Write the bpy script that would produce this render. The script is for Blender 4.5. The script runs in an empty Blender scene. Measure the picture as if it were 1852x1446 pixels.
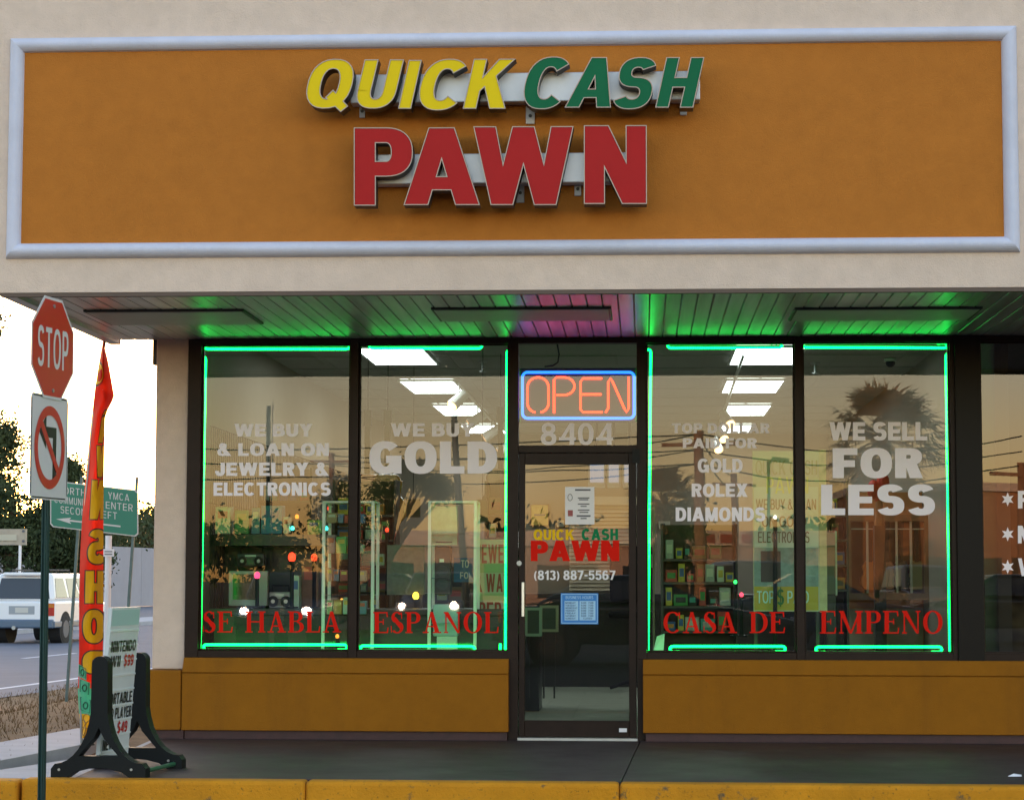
import bpy, bmesh, math, random
from mathutils import Vector, Matrix
from mathutils.geometry import delaunay_2d_cdt
random.seed(7)
R = math.radians
SC = bpy.context.scene
COL = SC.collection

# ------------------------------------------------------------------ camera
PW, PH, FPX = 1852.0, 1446.0, 3992.96
YAW, PITCH, ROLL, DIST, CZ = 5.94761564e-02, 8.04691059e-02, -2.04229554e-03, 16.6771, 1.20286
_c, _s = math.cos(YAW), math.sin(YAW)
_r0 = Vector((_c, _s, 0)); _f0 = Vector((-_s, _c, 0)); _z = Vector((0, 0, 1))
FWD = math.cos(PITCH) * _f0 + math.sin(PITCH) * _z
_u0 = -math.sin(PITCH) * _f0 + math.cos(PITCH) * _z
RIGHT = math.cos(ROLL) * _r0 - math.sin(ROLL) * _u0
UP = math.sin(ROLL) * _r0 + math.cos(ROLL) * _u0
CAM = Vector((0, -DIST, CZ))
cd = bpy.data.cameras.new("camera")
co = bpy.data.objects.new("camera", cd)
COL.objects.link(co)
m = Matrix.Identity(4)
for i in range(3):
    m[i][0] = RIGHT[i]; m[i][1] = UP[i]; m[i][2] = -FWD[i]; m[i][3] = CAM[i]
co.matrix_world = m
cd.sensor_fit = 'HORIZONTAL'; cd.sensor_width = 36.0; cd.lens = FPX / PW * 36.0
cd.clip_start = 0.1; cd.clip_end = 5000
SC.camera = co

# ------------------------------------------------------------------ world, sun, exposure
SUN_EL, SUN_AZ = R(5.0), R(-20)          # low sun behind the building, a little to the left
w = bpy.data.worlds.new("World"); SC.world = w; w.use_nodes = True
nt = w.node_tree
bg = nt.nodes['Background']
sky = nt.nodes.new('ShaderNodeTexSky'); sky.sky_type = 'NISHITA'; sky.sun_disc = False
sky.sun_elevation = SUN_EL; sky.sun_rotation = SUN_AZ
sky.air_density = 1.0; sky.dust_density = 0.4; sky.ozone_density = 1.2
tint = nt.nodes.new('ShaderNodeMix'); tint.data_type = 'RGBA'; tint.blend_type = 'MULTIPLY'; tint.inputs[0].default_value = 1.0
tint.inputs[7].default_value = (1.10, .955, .955, 1)          # dusk sky with a pink cast
nt.links.new(sky.outputs[0], tint.inputs[6]); nt.links.new(tint.outputs[2], bg.inputs[0]); bg.inputs[1].default_value = 0.15
sd = Vector((math.sin(SUN_AZ) * math.cos(SUN_EL), math.cos(SUN_AZ) * math.cos(SUN_EL), math.sin(SUN_EL)))
sl = bpy.data.lights.new("sun", 'SUN'); so = bpy.data.objects.new("sun", sl); COL.objects.link(so)
sl.energy = 1.5; sl.angle = R(0.6); sl.color = (1.0, 0.62, 0.34)
so.rotation_mode = 'QUATERNION'; so.rotation_quaternion = sd.to_track_quat('Z', 'Y')
SC.view_settings.view_transform = 'Standard'; SC.view_settings.look = 'None'
SC.view_settings.gamma = 1.0; SC.view_settings.use_curve_mapping = False
SC.view_settings.exposure = 2.5
SC.cycles.max_bounces = 10; SC.cycles.transparent_max_bounces = 24
SC.cycles.sample_clamp_indirect = 6.0
SC.cycles.caustics_reflective = False; SC.cycles.caustics_refractive = False

# ------------------------------------------------------------------ pixel helpers (photo pixels -> metres in the place)
def ray(px, py):
    return (FWD + RIGHT * ((px - PW / 2) / FPX) + UP * ((PH / 2 - py) / FPX))
def P(px, py, Y=0.0):
    d = ray(px, py); t = (Y - CAM.y) / d.y
    return CAM + d * t
def G(px, py, z=0.0):
    d = ray(px, py); t = (z - CAM.z) / d.z
    return CAM + d * t
def RF(px, py, q):                # where a thing stands whose mirror image in the shop glass is seen at px,py
    p = P(px, py, q); return Vector((p.x, -q, p.z))

# ------------------------------------------------------------------ materials
MATS = {}
def mat(name, col, rough=0.6, metal=0.0, noise=0.0, nscale=8.0, bump=0.0, bscale=60.0, spec=0.5, emit=None, estr=0.0, coat=0.0, col2=None, detail=6.0):
    if name in MATS: return MATS[name]
    m = bpy.data.materials.new(name); m.use_nodes = True
    n = m.node_tree; b = n.nodes['Principled BSDF']; L = n.links
    b.inputs['Base Color'].default_value = (*col, 1); b.inputs['Roughness'].default_value = rough
    b.inputs['Metallic'].default_value = metal; b.inputs['Specular IOR Level'].default_value = spec
    b.inputs['Coat Weight'].default_value = coat
    if noise > 0 or col2 is not None:
        tc = n.nodes.new('ShaderNodeTexCoord'); nz = n.nodes.new('ShaderNodeTexNoise')
        nz.inputs['Scale'].default_value = nscale; nz.inputs['Detail'].default_value = detail; nz.inputs['Roughness'].default_value = .65
        L.new(tc.outputs['Object'], nz.inputs['Vector'])
        rp = n.nodes.new('ShaderNodeValToRGB')
        rp.color_ramp.elements[0].position = .3; rp.color_ramp.elements[1].position = .72
        c2 = col2 if col2 is not None else tuple(min(1, c * (1 + noise)) for c in col)
        c1 = col if col2 is not None else tuple(c * (1 - noise) for c in col)
        rp.color_ramp.elements[0].color = (*c1, 1); rp.color_ramp.elements[1].color = (*c2, 1)
        L.new(nz.outputs['Fac'], rp.inputs[0]); L.new(rp.outputs[0], b.inputs['Base Color'])
    if bump > 0:
        tc = n.nodes.new('ShaderNodeTexCoord'); nz = n.nodes.new('ShaderNodeTexNoise')
        nz.inputs['Scale'].default_value = bscale; nz.inputs['Detail'].default_value = 4
        bp = n.nodes.new('ShaderNodeBump'); bp.inputs['Strength'].default_value = bump; bp.inputs['Distance'].default_value = .01
        L.new(tc.outputs['Object'], nz.inputs['Vector']); L.new(nz.outputs['Fac'], bp.inputs['Height']); L.new(bp.outputs[0], b.inputs['Normal'])
    if emit:
        b.inputs['Emission Color'].default_value = (*emit, 1); b.inputs['Emission Strength'].default_value = estr
    MATS[name] = m; return m

def glass_mat(name, refl, tint, gloss_col=(1, 1, 1)):
    if name in MATS: return MATS[name]
    m = bpy.data.materials.new(name); m.use_nodes = True; n = m.node_tree; L = n.links
    n.nodes.remove(n.nodes['Principled BSDF']); out = n.nodes['Material Output']
    tr = n.nodes.new('ShaderNodeBsdfTransparent'); tr.inputs[0].default_value = (*tint, 1)
    gl = n.nodes.new('ShaderNodeBsdfGlossy'); gl.inputs['Roughness'].default_value = 0.0; gl.inputs[0].default_value = (*gloss_col, 1)
    lw = n.nodes.new('ShaderNodeLayerWeight'); lw.inputs[0].default_value = .35
    mr = n.nodes.new('ShaderNodeMapRange'); mr.inputs['To Min'].default_value = refl; mr.inputs['To Max'].default_value = 1.0
    pw = n.nodes.new('ShaderNodeMath'); pw.operation = 'POWER'; pw.inputs[1].default_value = 3.0
    L.new(lw.outputs['Facing'], pw.inputs[0]); L.new(pw.outputs[0], mr.inputs['Value'])
    # slight waviness of real panes
    tc = n.nodes.new('ShaderNodeTexCoord'); nz = n.nodes.new('ShaderNodeTexNoise'); nz.inputs['Scale'].default_value = 1.3; nz.inputs['Detail'].default_value = 1
    bp = n.nodes.new('ShaderNodeBump'); bp.inputs['Strength'].default_value = .06; bp.inputs['Distance'].default_value = .01
    L.new(tc.outputs['Object'], nz.inputs['Vector']); L.new(nz.outputs['Fac'], bp.inputs['Height']); L.new(bp.outputs[0], gl.inputs['Normal'])
    mx = n.nodes.new('ShaderNodeMixShader')
    L.new(mr.outputs[0], mx.inputs[0]); L.new(tr.outputs[0], mx.inputs[1]); L.new(gl.outputs[0], mx.inputs[2]); L.new(mx.outputs[0], out.inputs[0])
    MATS[name] = m; return m

def emis(name, col, s):
    if name in MATS: return MATS[name]
    m = bpy.data.materials.new(name); m.use_nodes = True; n = m.node_tree
    b = n.nodes['Principled BSDF']; b.inputs['Base Color'].default_value = (.02, .02, .02, 1)
    b.inputs['Emission Color'].default_value = (*col, 1); b.inputs['Emission Strength'].default_value = s
    MATS[name] = m; return m

def stucco(name, col, stain, amt=.35, grain=.5, rough=.88):
    """trowelled stucco: soft mottling, faint run-down streaks and scattered stains, fine grain"""
    m = bpy.data.materials.new(name); m.use_nodes = True; n = m.node_tree; b = n.nodes['Principled BSDF']; L = n.links
    b.inputs['Roughness'].default_value = rough; b.inputs['Specular IOR Level'].default_value = .2
    tc = n.nodes.new('ShaderNodeTexCoord')
    def noise(scale, sx=(1, 1, 1), detail=6, lo=.35, hi=.7):
        mp = n.nodes.new('ShaderNodeMapping'); mp.inputs['Scale'].default_value = sx; nz = n.nodes.new('ShaderNodeTexNoise'); nz.inputs['Scale'].default_value = scale; nz.inputs['Detail'].default_value = detail; nz.inputs['Roughness'].default_value = .62
        r = n.nodes.new('ShaderNodeMapRange'); r.inputs['From Min'].default_value = lo; r.inputs['From Max'].default_value = hi
        L.new(tc.outputs['Object'], mp.inputs[0]); L.new(mp.outputs[0], nz.inputs['Vector']); L.new(nz.outputs['Fac'], r.inputs['Value']); return r.outputs[0], nz.outputs['Fac']
    cur = None
    def mix(fac, a, bcol, k):
        mx = n.nodes.new('ShaderNodeMix'); mx.data_type = 'RGBA'; ml = n.nodes.new('ShaderNodeMath'); ml.operation = 'MULTIPLY'; ml.inputs[1].default_value = k
        L.new(fac, ml.inputs[0]); L.new(ml.outputs[0], mx.inputs[0])
        if isinstance(a, tuple): mx.inputs[6].default_value = (*a, 1)
        else: L.new(a, mx.inputs[6])
        mx.inputs[7].default_value = (*bcol, 1); return mx.outputs[2]
    f1, _ = noise(1.1); cur = mix(f1, col, tuple(min(1, c * 1.10) for c in col), .7)
    f2, _ = noise(9.0, detail=8); cur = mix(f2, cur, tuple(c * .84 for c in col), .55)
    f3, _ = noise(1.0, (3.2, 3.2, .28), 7, .52, .8); cur = mix(f3, cur, stain, amt)
    f4, _ = noise(26.0, detail=3, lo=.66, hi=.76); cur = mix(f4, cur, stain, amt * .8)
    L.new(cur, b.inputs['Base Color'])
    _, g1 = noise(150.0, detail=3); _, g2 = noise(14.0, detail=5)
    ad = n.nodes.new('ShaderNodeMath'); ad.operation = 'ADD'; L.new(g1, ad.inputs[0]); L.new(g2, ad.inputs[1])
    bp = n.nodes.new('ShaderNodeBump'); bp.inputs['Strength'].default_value = grain; bp.inputs['Distance'].default_value = .012
    L.new(ad.outputs[0], bp.inputs['Height']); L.new(bp.outputs[0], b.inputs['Normal'])
    MATS[name] = m; return m
STUCCO = stucco('stucco_beige', (.70, .56, .475), (.46, .35, .31), .22, .45)
PANEL = stucco('stucco_ochre', (.46, .165, .027), (.34, .125, .022), .16, .40)
OCHRE = stucco('stucco_ochre_wall', (.30, .112, .007), (.15, .058, .010), .45, .45)
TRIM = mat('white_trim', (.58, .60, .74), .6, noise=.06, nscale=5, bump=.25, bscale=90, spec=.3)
BRONZE = mat('bronze_aluminium', (.018, .008, .006), .42, noise=.25, nscale=9, spec=.18)
BRONZE2 = mat('bronze_dark', (.007, .005, .005), .4, spec=.15)
BASEB = mat('maroon_base', (.045, .013, .014), .6, noise=.3, nscale=12)
BLACK = mat('black_plastic', (.005, .007, .009), .5, spec=.2)
BLACKM = mat('black_matte', (.012, .012, .013), .8)
WHITEP = mat('white_paint', (.80, .78, .82), .5, spec=.2)
VINYL = mat('white_vinyl', (.93, .87, .96), .6, spec=.2)
VRED = mat('red_vinyl', (.70, .014, .006), .6, spec=.06)
VYEL = mat('yellow_vinyl', (.80, .50, .01), .5, spec=.1)
VGRN = mat('green_vinyl', (.005, .20, .075), .5, spec=.1)
GT_ = (.90, .76, .76)
GLASS = glass_mat('shop_glass', .068, (.84, .87, .84), GT_)
DGLASS = glass_mat('door_glass', .075, (.62, .64, .60), GT_)
NGLASS = glass_mat('neighbour_glass', .085, (.35, .36, .34), GT_)
CASEG = glass_mat('case_glass', .03, (.93, .97, .95))
NEON = emis('green_neon', (.0005, 1.0, .085), 2.1)
NEONB = emis('blue_neon', (.013, .14, 1.0), .75)
NEONO = emis('orange_neon', (1.0, .021, .003), 1.5)
METAL = mat('galvanised', (.42, .42, .42), .45, metal=.8, noise=.1)
ALU = mat('raceway_aluminium', (.60, .61, .66), .42, metal=.25, noise=.04)

# ------------------------------------------------------------------ mesh builder
class MB:
    def __init__(s): s.v = []; s.f = []; s.mi = []; s.ms = []
    def _m(s, mt):
        if mt is None: return 0
        if mt not in s.ms: s.ms.append(mt)
        return s.ms.index(mt)
    def add(s, vs, fs, mt=None):
        b = len(s.v); k = s._m(mt); s.v += [Vector(p) for p in vs]
        for f in fs: s.f.append([b + i for i in f]); s.mi.append(k)
        return s
    def box(s, x0, x1, y0, y1, z0, z1, mt=None):
        x0, x1 = min(x0, x1), max(x0, x1); y0, y1 = min(y0, y1), max(y0, y1); z0, z1 = min(z0, z1), max(z0, z1)
        vs = [(x, y, z) for x in (x0, x1) for y in (y0, y1) for z in (z0, z1)]
        return s.add(vs, [(0, 1, 3, 2), (4, 6, 7, 5), (0, 4, 5, 1), (2, 3, 7, 6), (0, 2, 6, 4), (1, 5, 7, 3)], mt)
    def quad(s, a, b, c, d, mt=None): return s.add([a, b, c, d], [(0, 1, 2, 3)], mt)
    def hexa(s, p, mt=None):           # 8 corners: bottom 4 (ccw) then top 4
        return s.add(p, [(3, 2, 1, 0), (4, 5, 6, 7), (0, 1, 5, 4), (1, 2, 6, 5), (2, 3, 7, 6), (3, 0, 4, 7)], mt)
    def cyl(s, a, b, r0, r1=None, n=12, mt=None, cap=True):
        a = Vector(a); b = Vector(b); r1 = r0 if r1 is None else r1
        d = (b - a).normalized(); u = d.orthogonal().normalized(); v = d.cross(u)
        vs = []
        for p, r in ((a, r0), (b, r1)):
            for i in range(n):
                t = 2 * math.pi * i / n; vs.append(p + u * r * math.cos(t) + v * r * math.sin(t))
        fs = [(i, (i + 1) % n, n + (i + 1) % n, n + i) for i in range(n)]
        if cap: fs += [tuple(range(n))[::-1], tuple(range(n, 2 * n))]
        return s.add(vs, fs, mt)
    def tube(s, pts, r, n=8, mt=None):
        pts = [Vector(p) for p in pts]; N = len(pts); rr = r if isinstance(r, (list, tuple)) else [r] * N
        vs = []; u = None
        for i, p in enumerate(pts):
            d = (pts[min(i + 1, N - 1)] - pts[max(i - 1, 0)]).normalized()
            u = d.orthogonal().normalized() if u is None else (u - d * u.dot(d)).normalized()
            v = d.cross(u)
            for k in range(n):
                t = 2 * math.pi * k / n; vs.append(p + (u * math.cos(t) + v * math.sin(t)) * rr[i])
        fs = []
        for i in range(N - 1):
            for k in range(n):
                fs.append((i * n + k, i * n + (k + 1) % n, (i + 1) * n + (k + 1) % n, (i + 1) * n + k))
        fs += [tuple(range(n))[::-1], tuple(range((N - 1) * n, N * n))]
        return s.add(vs, fs, mt)
    def sphere(s, c, rx, ry=None, rz=None, n=12, k=8, mt=None):
        ry = ry or rx; rz = rz or rx; c = Vector(c); vs = []
        for i in range(k + 1):
            a = math.pi * i / k
            for j in range(n):
                b = 2 * math.pi * j / n
                vs.append(c + Vector((rx * math.sin(a) * math.cos(b), ry * math.sin(a) * math.sin(b), rz * math.cos(a))))
        fs = [(i * n + j, (i + 1) * n + j, (i + 1) * n + (j + 1) % n, i * n + (j + 1) % n) for i in range(k) for j in range(n)]
        return s.add(vs, fs, mt)
    def prism(s, poly, fn, d0, d1, mt=None):   # poly of (u,v); fn(u,v,d)->point
        n = len(poly)
        vs = [fn(u, v, d0) for u, v in poly] + [fn(u, v, d1) for u, v in poly]
        return s.add(vs, [tuple(range(n))[::-1], tuple(range(n, 2 * n))] + [(i, (i + 1) % n, n + (i + 1) % n, n + i) for i in range(n)], mt)
    def build(s, name, mt=None, parent=None, smooth=False, bevel=0.0, seg=2, fixn=True):
        me = bpy.data.meshes.new(name)
        off = world_loc(parent) if parent else Vector((0, 0, 0))
        me.from_pydata([tuple(v - off) for v in s.v], [], s.f)
        if s.ms:
            for q in s.ms: me.materials.append(q)
            for p, k in zip(me.polygons, s.mi): p.material_index = k
        elif mt: me.materials.append(mt)
        if fixn:
            b = bmesh.new(); b.from_mesh(me); bmesh.ops.recalc_face_normals(b, faces=b.faces); b.to_mesh(me); b.free()
        if smooth:
            for p in me.polygons: p.use_smooth = True
        me.update()
        o = bpy.data.objects.new(name, me); COL.objects.link(o)
        if parent: o.parent = parent
        if bevel > 0:
            bv = o.modifiers.new('bevel', 'BEVEL'); bv.width = bevel; bv.segments = seg; bv.limit_method = 'ANGLE'; bv.angle_limit = R(40)
        return o
def world_loc(o):
    v = Vector((0, 0, 0))
    while o: v += o.location; o = o.parent
    return v
def tag(o, label=None, cat=None, group=None, kind=None):
    if label: o['label'] = label
    if cat: o['category'] = cat
    if group: o['group'] = group
    if kind: o['kind'] = kind
    return o
def thing(name, loc, label, cat, group=None):
    o = bpy.data.objects.new(name, None); COL.objects.link(o); o.location = Vector(loc); o.empty_display_size = .2
    return tag(o, label, cat, group)
def dup(o, delta, label=None, parent=None):
    c = o.copy(); COL.objects.link(c)
    if parent: c.parent = parent
    else: c.location = o.location + Vector(delta)
    if label: c['label'] = label
    for ch in o.children: dup(ch, (0, 0, 0), None, c)
    return c

# ------------------------------------------------------------------ lettering: glyphs drawn as strokes, united per glyph
def _se(t, n=2.35):
    c, s_ = math.cos(t), math.sin(t)
    return math.copysign(abs(c) ** (2 / n), c), math.copysign(abs(s_) ** (2 / n), s_)
def ring(cx, cy, rx, ry, tx, ty, a0=0, a1=360, k=2.35):
    out = []; span = a1 - a0; parts = max(1, math.ceil(span / 120))
    for q in range(parts):
        b0 = a0 + span * q / parts; b1 = a0 + span * (q + 1) / parts; n = 9
        o = []; i_ = []
        for j in range(n + 1):
            t = R(b0 + (b1 - b0) * j / n); x, y = _se(t, k)
            o.append((cx + rx * x, cy + ry * y)); i_.append((cx + (rx - tx) * x, cy + (ry - ty) * y))
        out.append(o + i_[::-1])
    return out
def bx(x0, x1, y0, y1): return [[(x0, y0), (x1, y0), (x1, y1), (x0, y1)]]
def pl(*p): return [list(p)]
def sans(ch, s, h):
    if ch == 'A':
        w = .62 + s; return w, pl((0, 0), (s * 1.06, 0), (w / 2 + s * .42, 1), (w / 2 - s * .56, 1)) + pl((w, 0), (w - s * 1.06, 0), (w / 2 - s * .42, 1), (w / 2 + s * .56, 1)) + bx(.22 * w, .78 * w, .19, .19 + h * .9)
    if ch == 'B':
        w = .5 + s; m_ = .53; r = bx(0, s, 0, 1)
        a, b = m_ - h / 2, m_ + h / 2; rx = w * .44
        r += ring(w * .94 - rx, (1 + a) / 2, rx, (1 - a) / 2, s, h, -90, 90) + bx(s * .5, w * .94 - rx + .01, 1 - h, 1) + bx(s * .5, w * .95 - rx, a, b)
        rx = w * .48; r += ring(w - rx, b / 2, rx, b / 2, s, h, -90, 90) + bx(s * .5, w - rx + .01, 0, h); return w, r
    if ch == 'C':
        w = .56 + s; return w, ring(w / 2, .5, w / 2, .51, s, h, 42, 318)
    if ch == 'D':
        w = .52 + s; c = w * .42; return w, bx(0, s, 0, 1) + ring(c, .5, w - c, .5, s, h, -90, 90) + bx(s * .5, c + .01, 1 - h, 1) + bx(s * .5, c + .01, 0, h)
    if ch == 'E':
        w = .42 + s; return w, bx(0, s, 0, 1) + bx(0, w, 1 - h, 1) + bx(0, w, 0, h) + bx(0, w * .94, .5 - h / 2, .5 + h / 2)
    if ch == 'F':
        w = .4 + s; return w, bx(0, s, 0, 1) + bx(0, w, 1 - h, 1) + bx(0, w * .9, .48 - h / 2, .48 + h / 2)
    if ch == 'G':
        w = .6 + s; return w, ring(w / 2, .5, w / 2, .51, s, h, 42, 338) + bx(w * .52, w, .56 - h, .56) + bx(w - s * .72, w, 0, .5)
    if ch == 'H':
        w = .48 + s; return w, bx(0, s, 0, 1) + bx(w - s, w, 0, 1) + bx(0, w, .5 - h / 2, .5 + h / 2)
    if ch == 'I': return s, bx(0, s, 0, 1)
    if ch == 'J':
        w = .36 + s; return w, bx(w - s, w, .33, 1) + ring(w / 2, .34, w / 2, .35, s, h, 175, 360)
    if ch == 'K':
        w = .58 + s; return w, bx(0, s, 0, 1) + pl((s * .9, .32), (w - .02, 1), (w - s * 1.3, 1), (s * .9, .32 + .9 * s * 1.25)) + pl((w, 0), (w - s * 1.22, 0), (s * 1.05, .55), (s * 1.05 + .2, .55 + .2))
    if ch == 'L':
        w = .38 + s; return w, bx(0, s, 0, 1) + bx(0, w, 0, h)
    if ch == 'M':
        w = .66 + s; return w, bx(0, s * .92, 0, 1) + bx(w - s * .92, w, 0, 1) + pl((0, 1), (s * 1.1, 1), (w / 2 + s * .42, 0), (w / 2 - s * .42, 0)) + pl((w, 1), (w - s * 1.1, 1), (w / 2 - s * .42, 0), (w / 2 + s * .42, 0))
    if ch == 'N':
        w = .5 + s; return w, bx(0, s * .95, 0, 1) + bx(w - s * .95, w, 0, 1) + pl((0, 1), (s * 1.12, 1), (w, 0), (w - s * 1.12, 0))
    if ch in 'OQ':
        w = .6 + s; r = ring(w / 2, .5, w / 2, .51, s, h)
        if ch == 'Q': r += pl((w * .46, .22), (w * .60, .38), (w * 1.02, .04), (w * .88, -.08))
        return w, r
    if ch in 'PR':
        w = .46 + s; a = .37 if ch == 'P' else .42; rx = w * .46
        r = bx(0, s, 0, 1) + ring(w - rx, (1 + a) / 2, rx, (1 - a) / 2, s, h, -90, 90) + bx(s * .5, w - rx + .01, 1 - h, 1) + bx(s * .5, w - rx + .01, a, a + h)
        if ch == 'R': r += pl((w * .36, .5), (w * .36 + s * 1.05, .5), (w * 1.03, 0), (w * 1.03 - s * 1.15, 0))
        return w, r
    if ch in 'S$':
        w = .48 + s; m_ = .52; a, b = m_ - h / 2, m_ + h / 2; rx = w * .475
        r = ring(w / 2, (1.01 + a) / 2, rx, (1.01 - a) / 2, s * .96, h, 22, 270) + ring(w / 2, (b - .01) / 2, w / 2, (b + .01) / 2, s * .96, h, -158, 90)
        if ch == '$': r += bx(w / 2 - .05, w / 2 + .05, -.14, 1.14)
        return w, r
    if ch == 'T':
        w = .46 + s; return w, bx(0, w, 1 - h, 1) + bx(w / 2 - s / 2, w / 2 + s / 2, 0, 1)
    if ch == 'U':
        w = .48 + s; return w, bx(0, s, .36, 1) + bx(w - s, w, .36, 1) + ring(w / 2, .37, w / 2, .38, s, h, 180, 360)
    if ch == 'V':
        w = .58 + s; return w, pl((0, 1), (s * 1.06, 1), (w / 2 + s * .4, 0), (w / 2 - s * .54, 0)) + pl((w, 1), (w - s * 1.06, 1), (w / 2 - s * .4, 0), (w / 2 + s * .54, 0))
    if ch == 'W':
        w = .92 + s * 1.1; a = w * .285; r = []
        for f in (lambda x: x, lambda x: w - x):
            r += pl((f(0), 1), (f(s * 1.02), 1), (f(a + s * .42), 0), (f(a - s * .5), 0)) + pl((f(a - s * .42), 0), (f(a + s * .5), 0), (f(w / 2 + s * .46), 1), (f(w / 2 - s * .5), 1))
        return w, r
    if ch == 'X':
        w = .56 + s; return w, pl((0, 0), (s * 1.2, 0), (w, 1), (w - s * 1.2, 1)) + pl((w, 0), (w - s * 1.2, 0), (0, 1), (s * 1.2, 1))
    if ch == 'Y':
        w = .54 + s; return w, bx(w / 2 - s / 2, w / 2 + s / 2, 0, .45) + pl((0, 1), (s * 1.12, 1), (w / 2 + s / 2, .4), (w / 2 - s / 2, .4)) + pl((w, 1), (w - s * 1.12, 1), (w / 2 - s / 2, .4), (w / 2 + s / 2, .4))
    if ch == 'Z':
        w = .46 + s; return w, bx(0, w, 1 - h, 1) + bx(0, w, 0, h) + pl((0, h * .9), (s * 1.2, h * .9), (w, 1 - h * .9), (w - s * 1.2, 1 - h * .9))
    if ch == '&':
        w = .6 + s; return w, ring(w * .40, .76, w * .27, .25, s * .75, h * .75) + ring(w * .37, .29, w * .37, .3, s * .9, h * .85, 70, 355) + pl((w * .16, .7), (w * .16 + s * .85, .82), (w, 0), (w - s * 1.25, 0))
    if ch == '0':
        w = .46 + s; return w, ring(w / 2, .5, w / 2, .51, s, h)
    if ch == '1':
        w = .2 + s; return w, bx(w - s, w, 0, 1) + pl((0, .62), (0, .62 + h), (w - s * .3, 1), (w - s * .3, .74))
    if ch == '2':
        w = .44 + s; return w, ring(w / 2, .68, w / 2, .33, s, h, -30, 170) + bx(0, w, 0, h) + pl((0, h * .8), (s * 1.1, h * .8), (w * .97, .56), (w * .97 - s * .9, .62))
    if ch == '3':
        w = .44 + s; return w, ring(w / 2, .74, w * .47, .27, s, h, -90, 165) + ring(w / 2, .28, w / 2, .29, s, h, -165, 90)
    if ch == '4':
        w = .5 + s; return w, bx(w * .92 - s, w * .92, 0, 1) + bx(0, w * 1.02, .2, .2 + h * .95) + pl((0, .2), (s * .95, .2), (w * .92 - s * .3, 1), (w * .92 - s * 1.0, 1))
    if ch == '5':
        w = .44 + s; return w, bx(.06, w * .95, 1 - h, 1) + pl((.02, .45), (s * .9, .45), (s * .9 + .06, 1), (.07, 1)) + ring(w / 2, .33, w / 2, .34, s, h, -165, 130)
    if ch == '6':
        w = .46 + s; return w, ring(w / 2, .32, w / 2, .33, s, h) + ring(w / 2, .5, w / 2, .51, s, h, 40, 200)
    if ch == '7':
        w = .42 + s; return w, bx(0, w, 1 - h, 1) + pl((w * .14, 0), (w * .14 + s * 1.05, 0), (w, 1 - h * .8), (w - s * 1.05, 1 - h * .8))
    if ch == '8':
        w = .46 + s; return w, ring(w / 2, .75, w * .44, .26, s * .9, h * .9) + ring(w / 2, .28, w / 2, .29, s, h)
    if ch == '9':
        w = .46 + s; return w, ring(w / 2, .68, w / 2, .33, s, h) + ring(w / 2, .5, w / 2, .51, s, h, 220, 380)
    if ch == '(': return .3, ring(.42, .42, .42, .64, s * .85, h * .3, 125, 235, 2.0)
    if ch == ')': return .3, ring(-.12, .42, .42, .64, s * .85, h * .3, -55, 55, 2.0)
    if ch == '-': return .34, bx(0, .34, .38, .38 + h)
    if ch == '.': return s, bx(0, s, 0, s)
    if ch == '*':
        return 1.0, pl(*[(.5 + (.52 if i % 2 == 0 else .24) * math.sin(R(30 * i)), .5 + (.52 if i % 2 == 0 else .24) * math.cos(R(30 * i))) for i in range(12)])
    if ch == '<':
        return 3.2, bx(.5, 3.2, .36, .64) + pl((0, .5), (.75, 1.05), (.62, .5)) + pl((0, .5), (.62, .5), (.75, -.05))
    return .3, []
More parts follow.
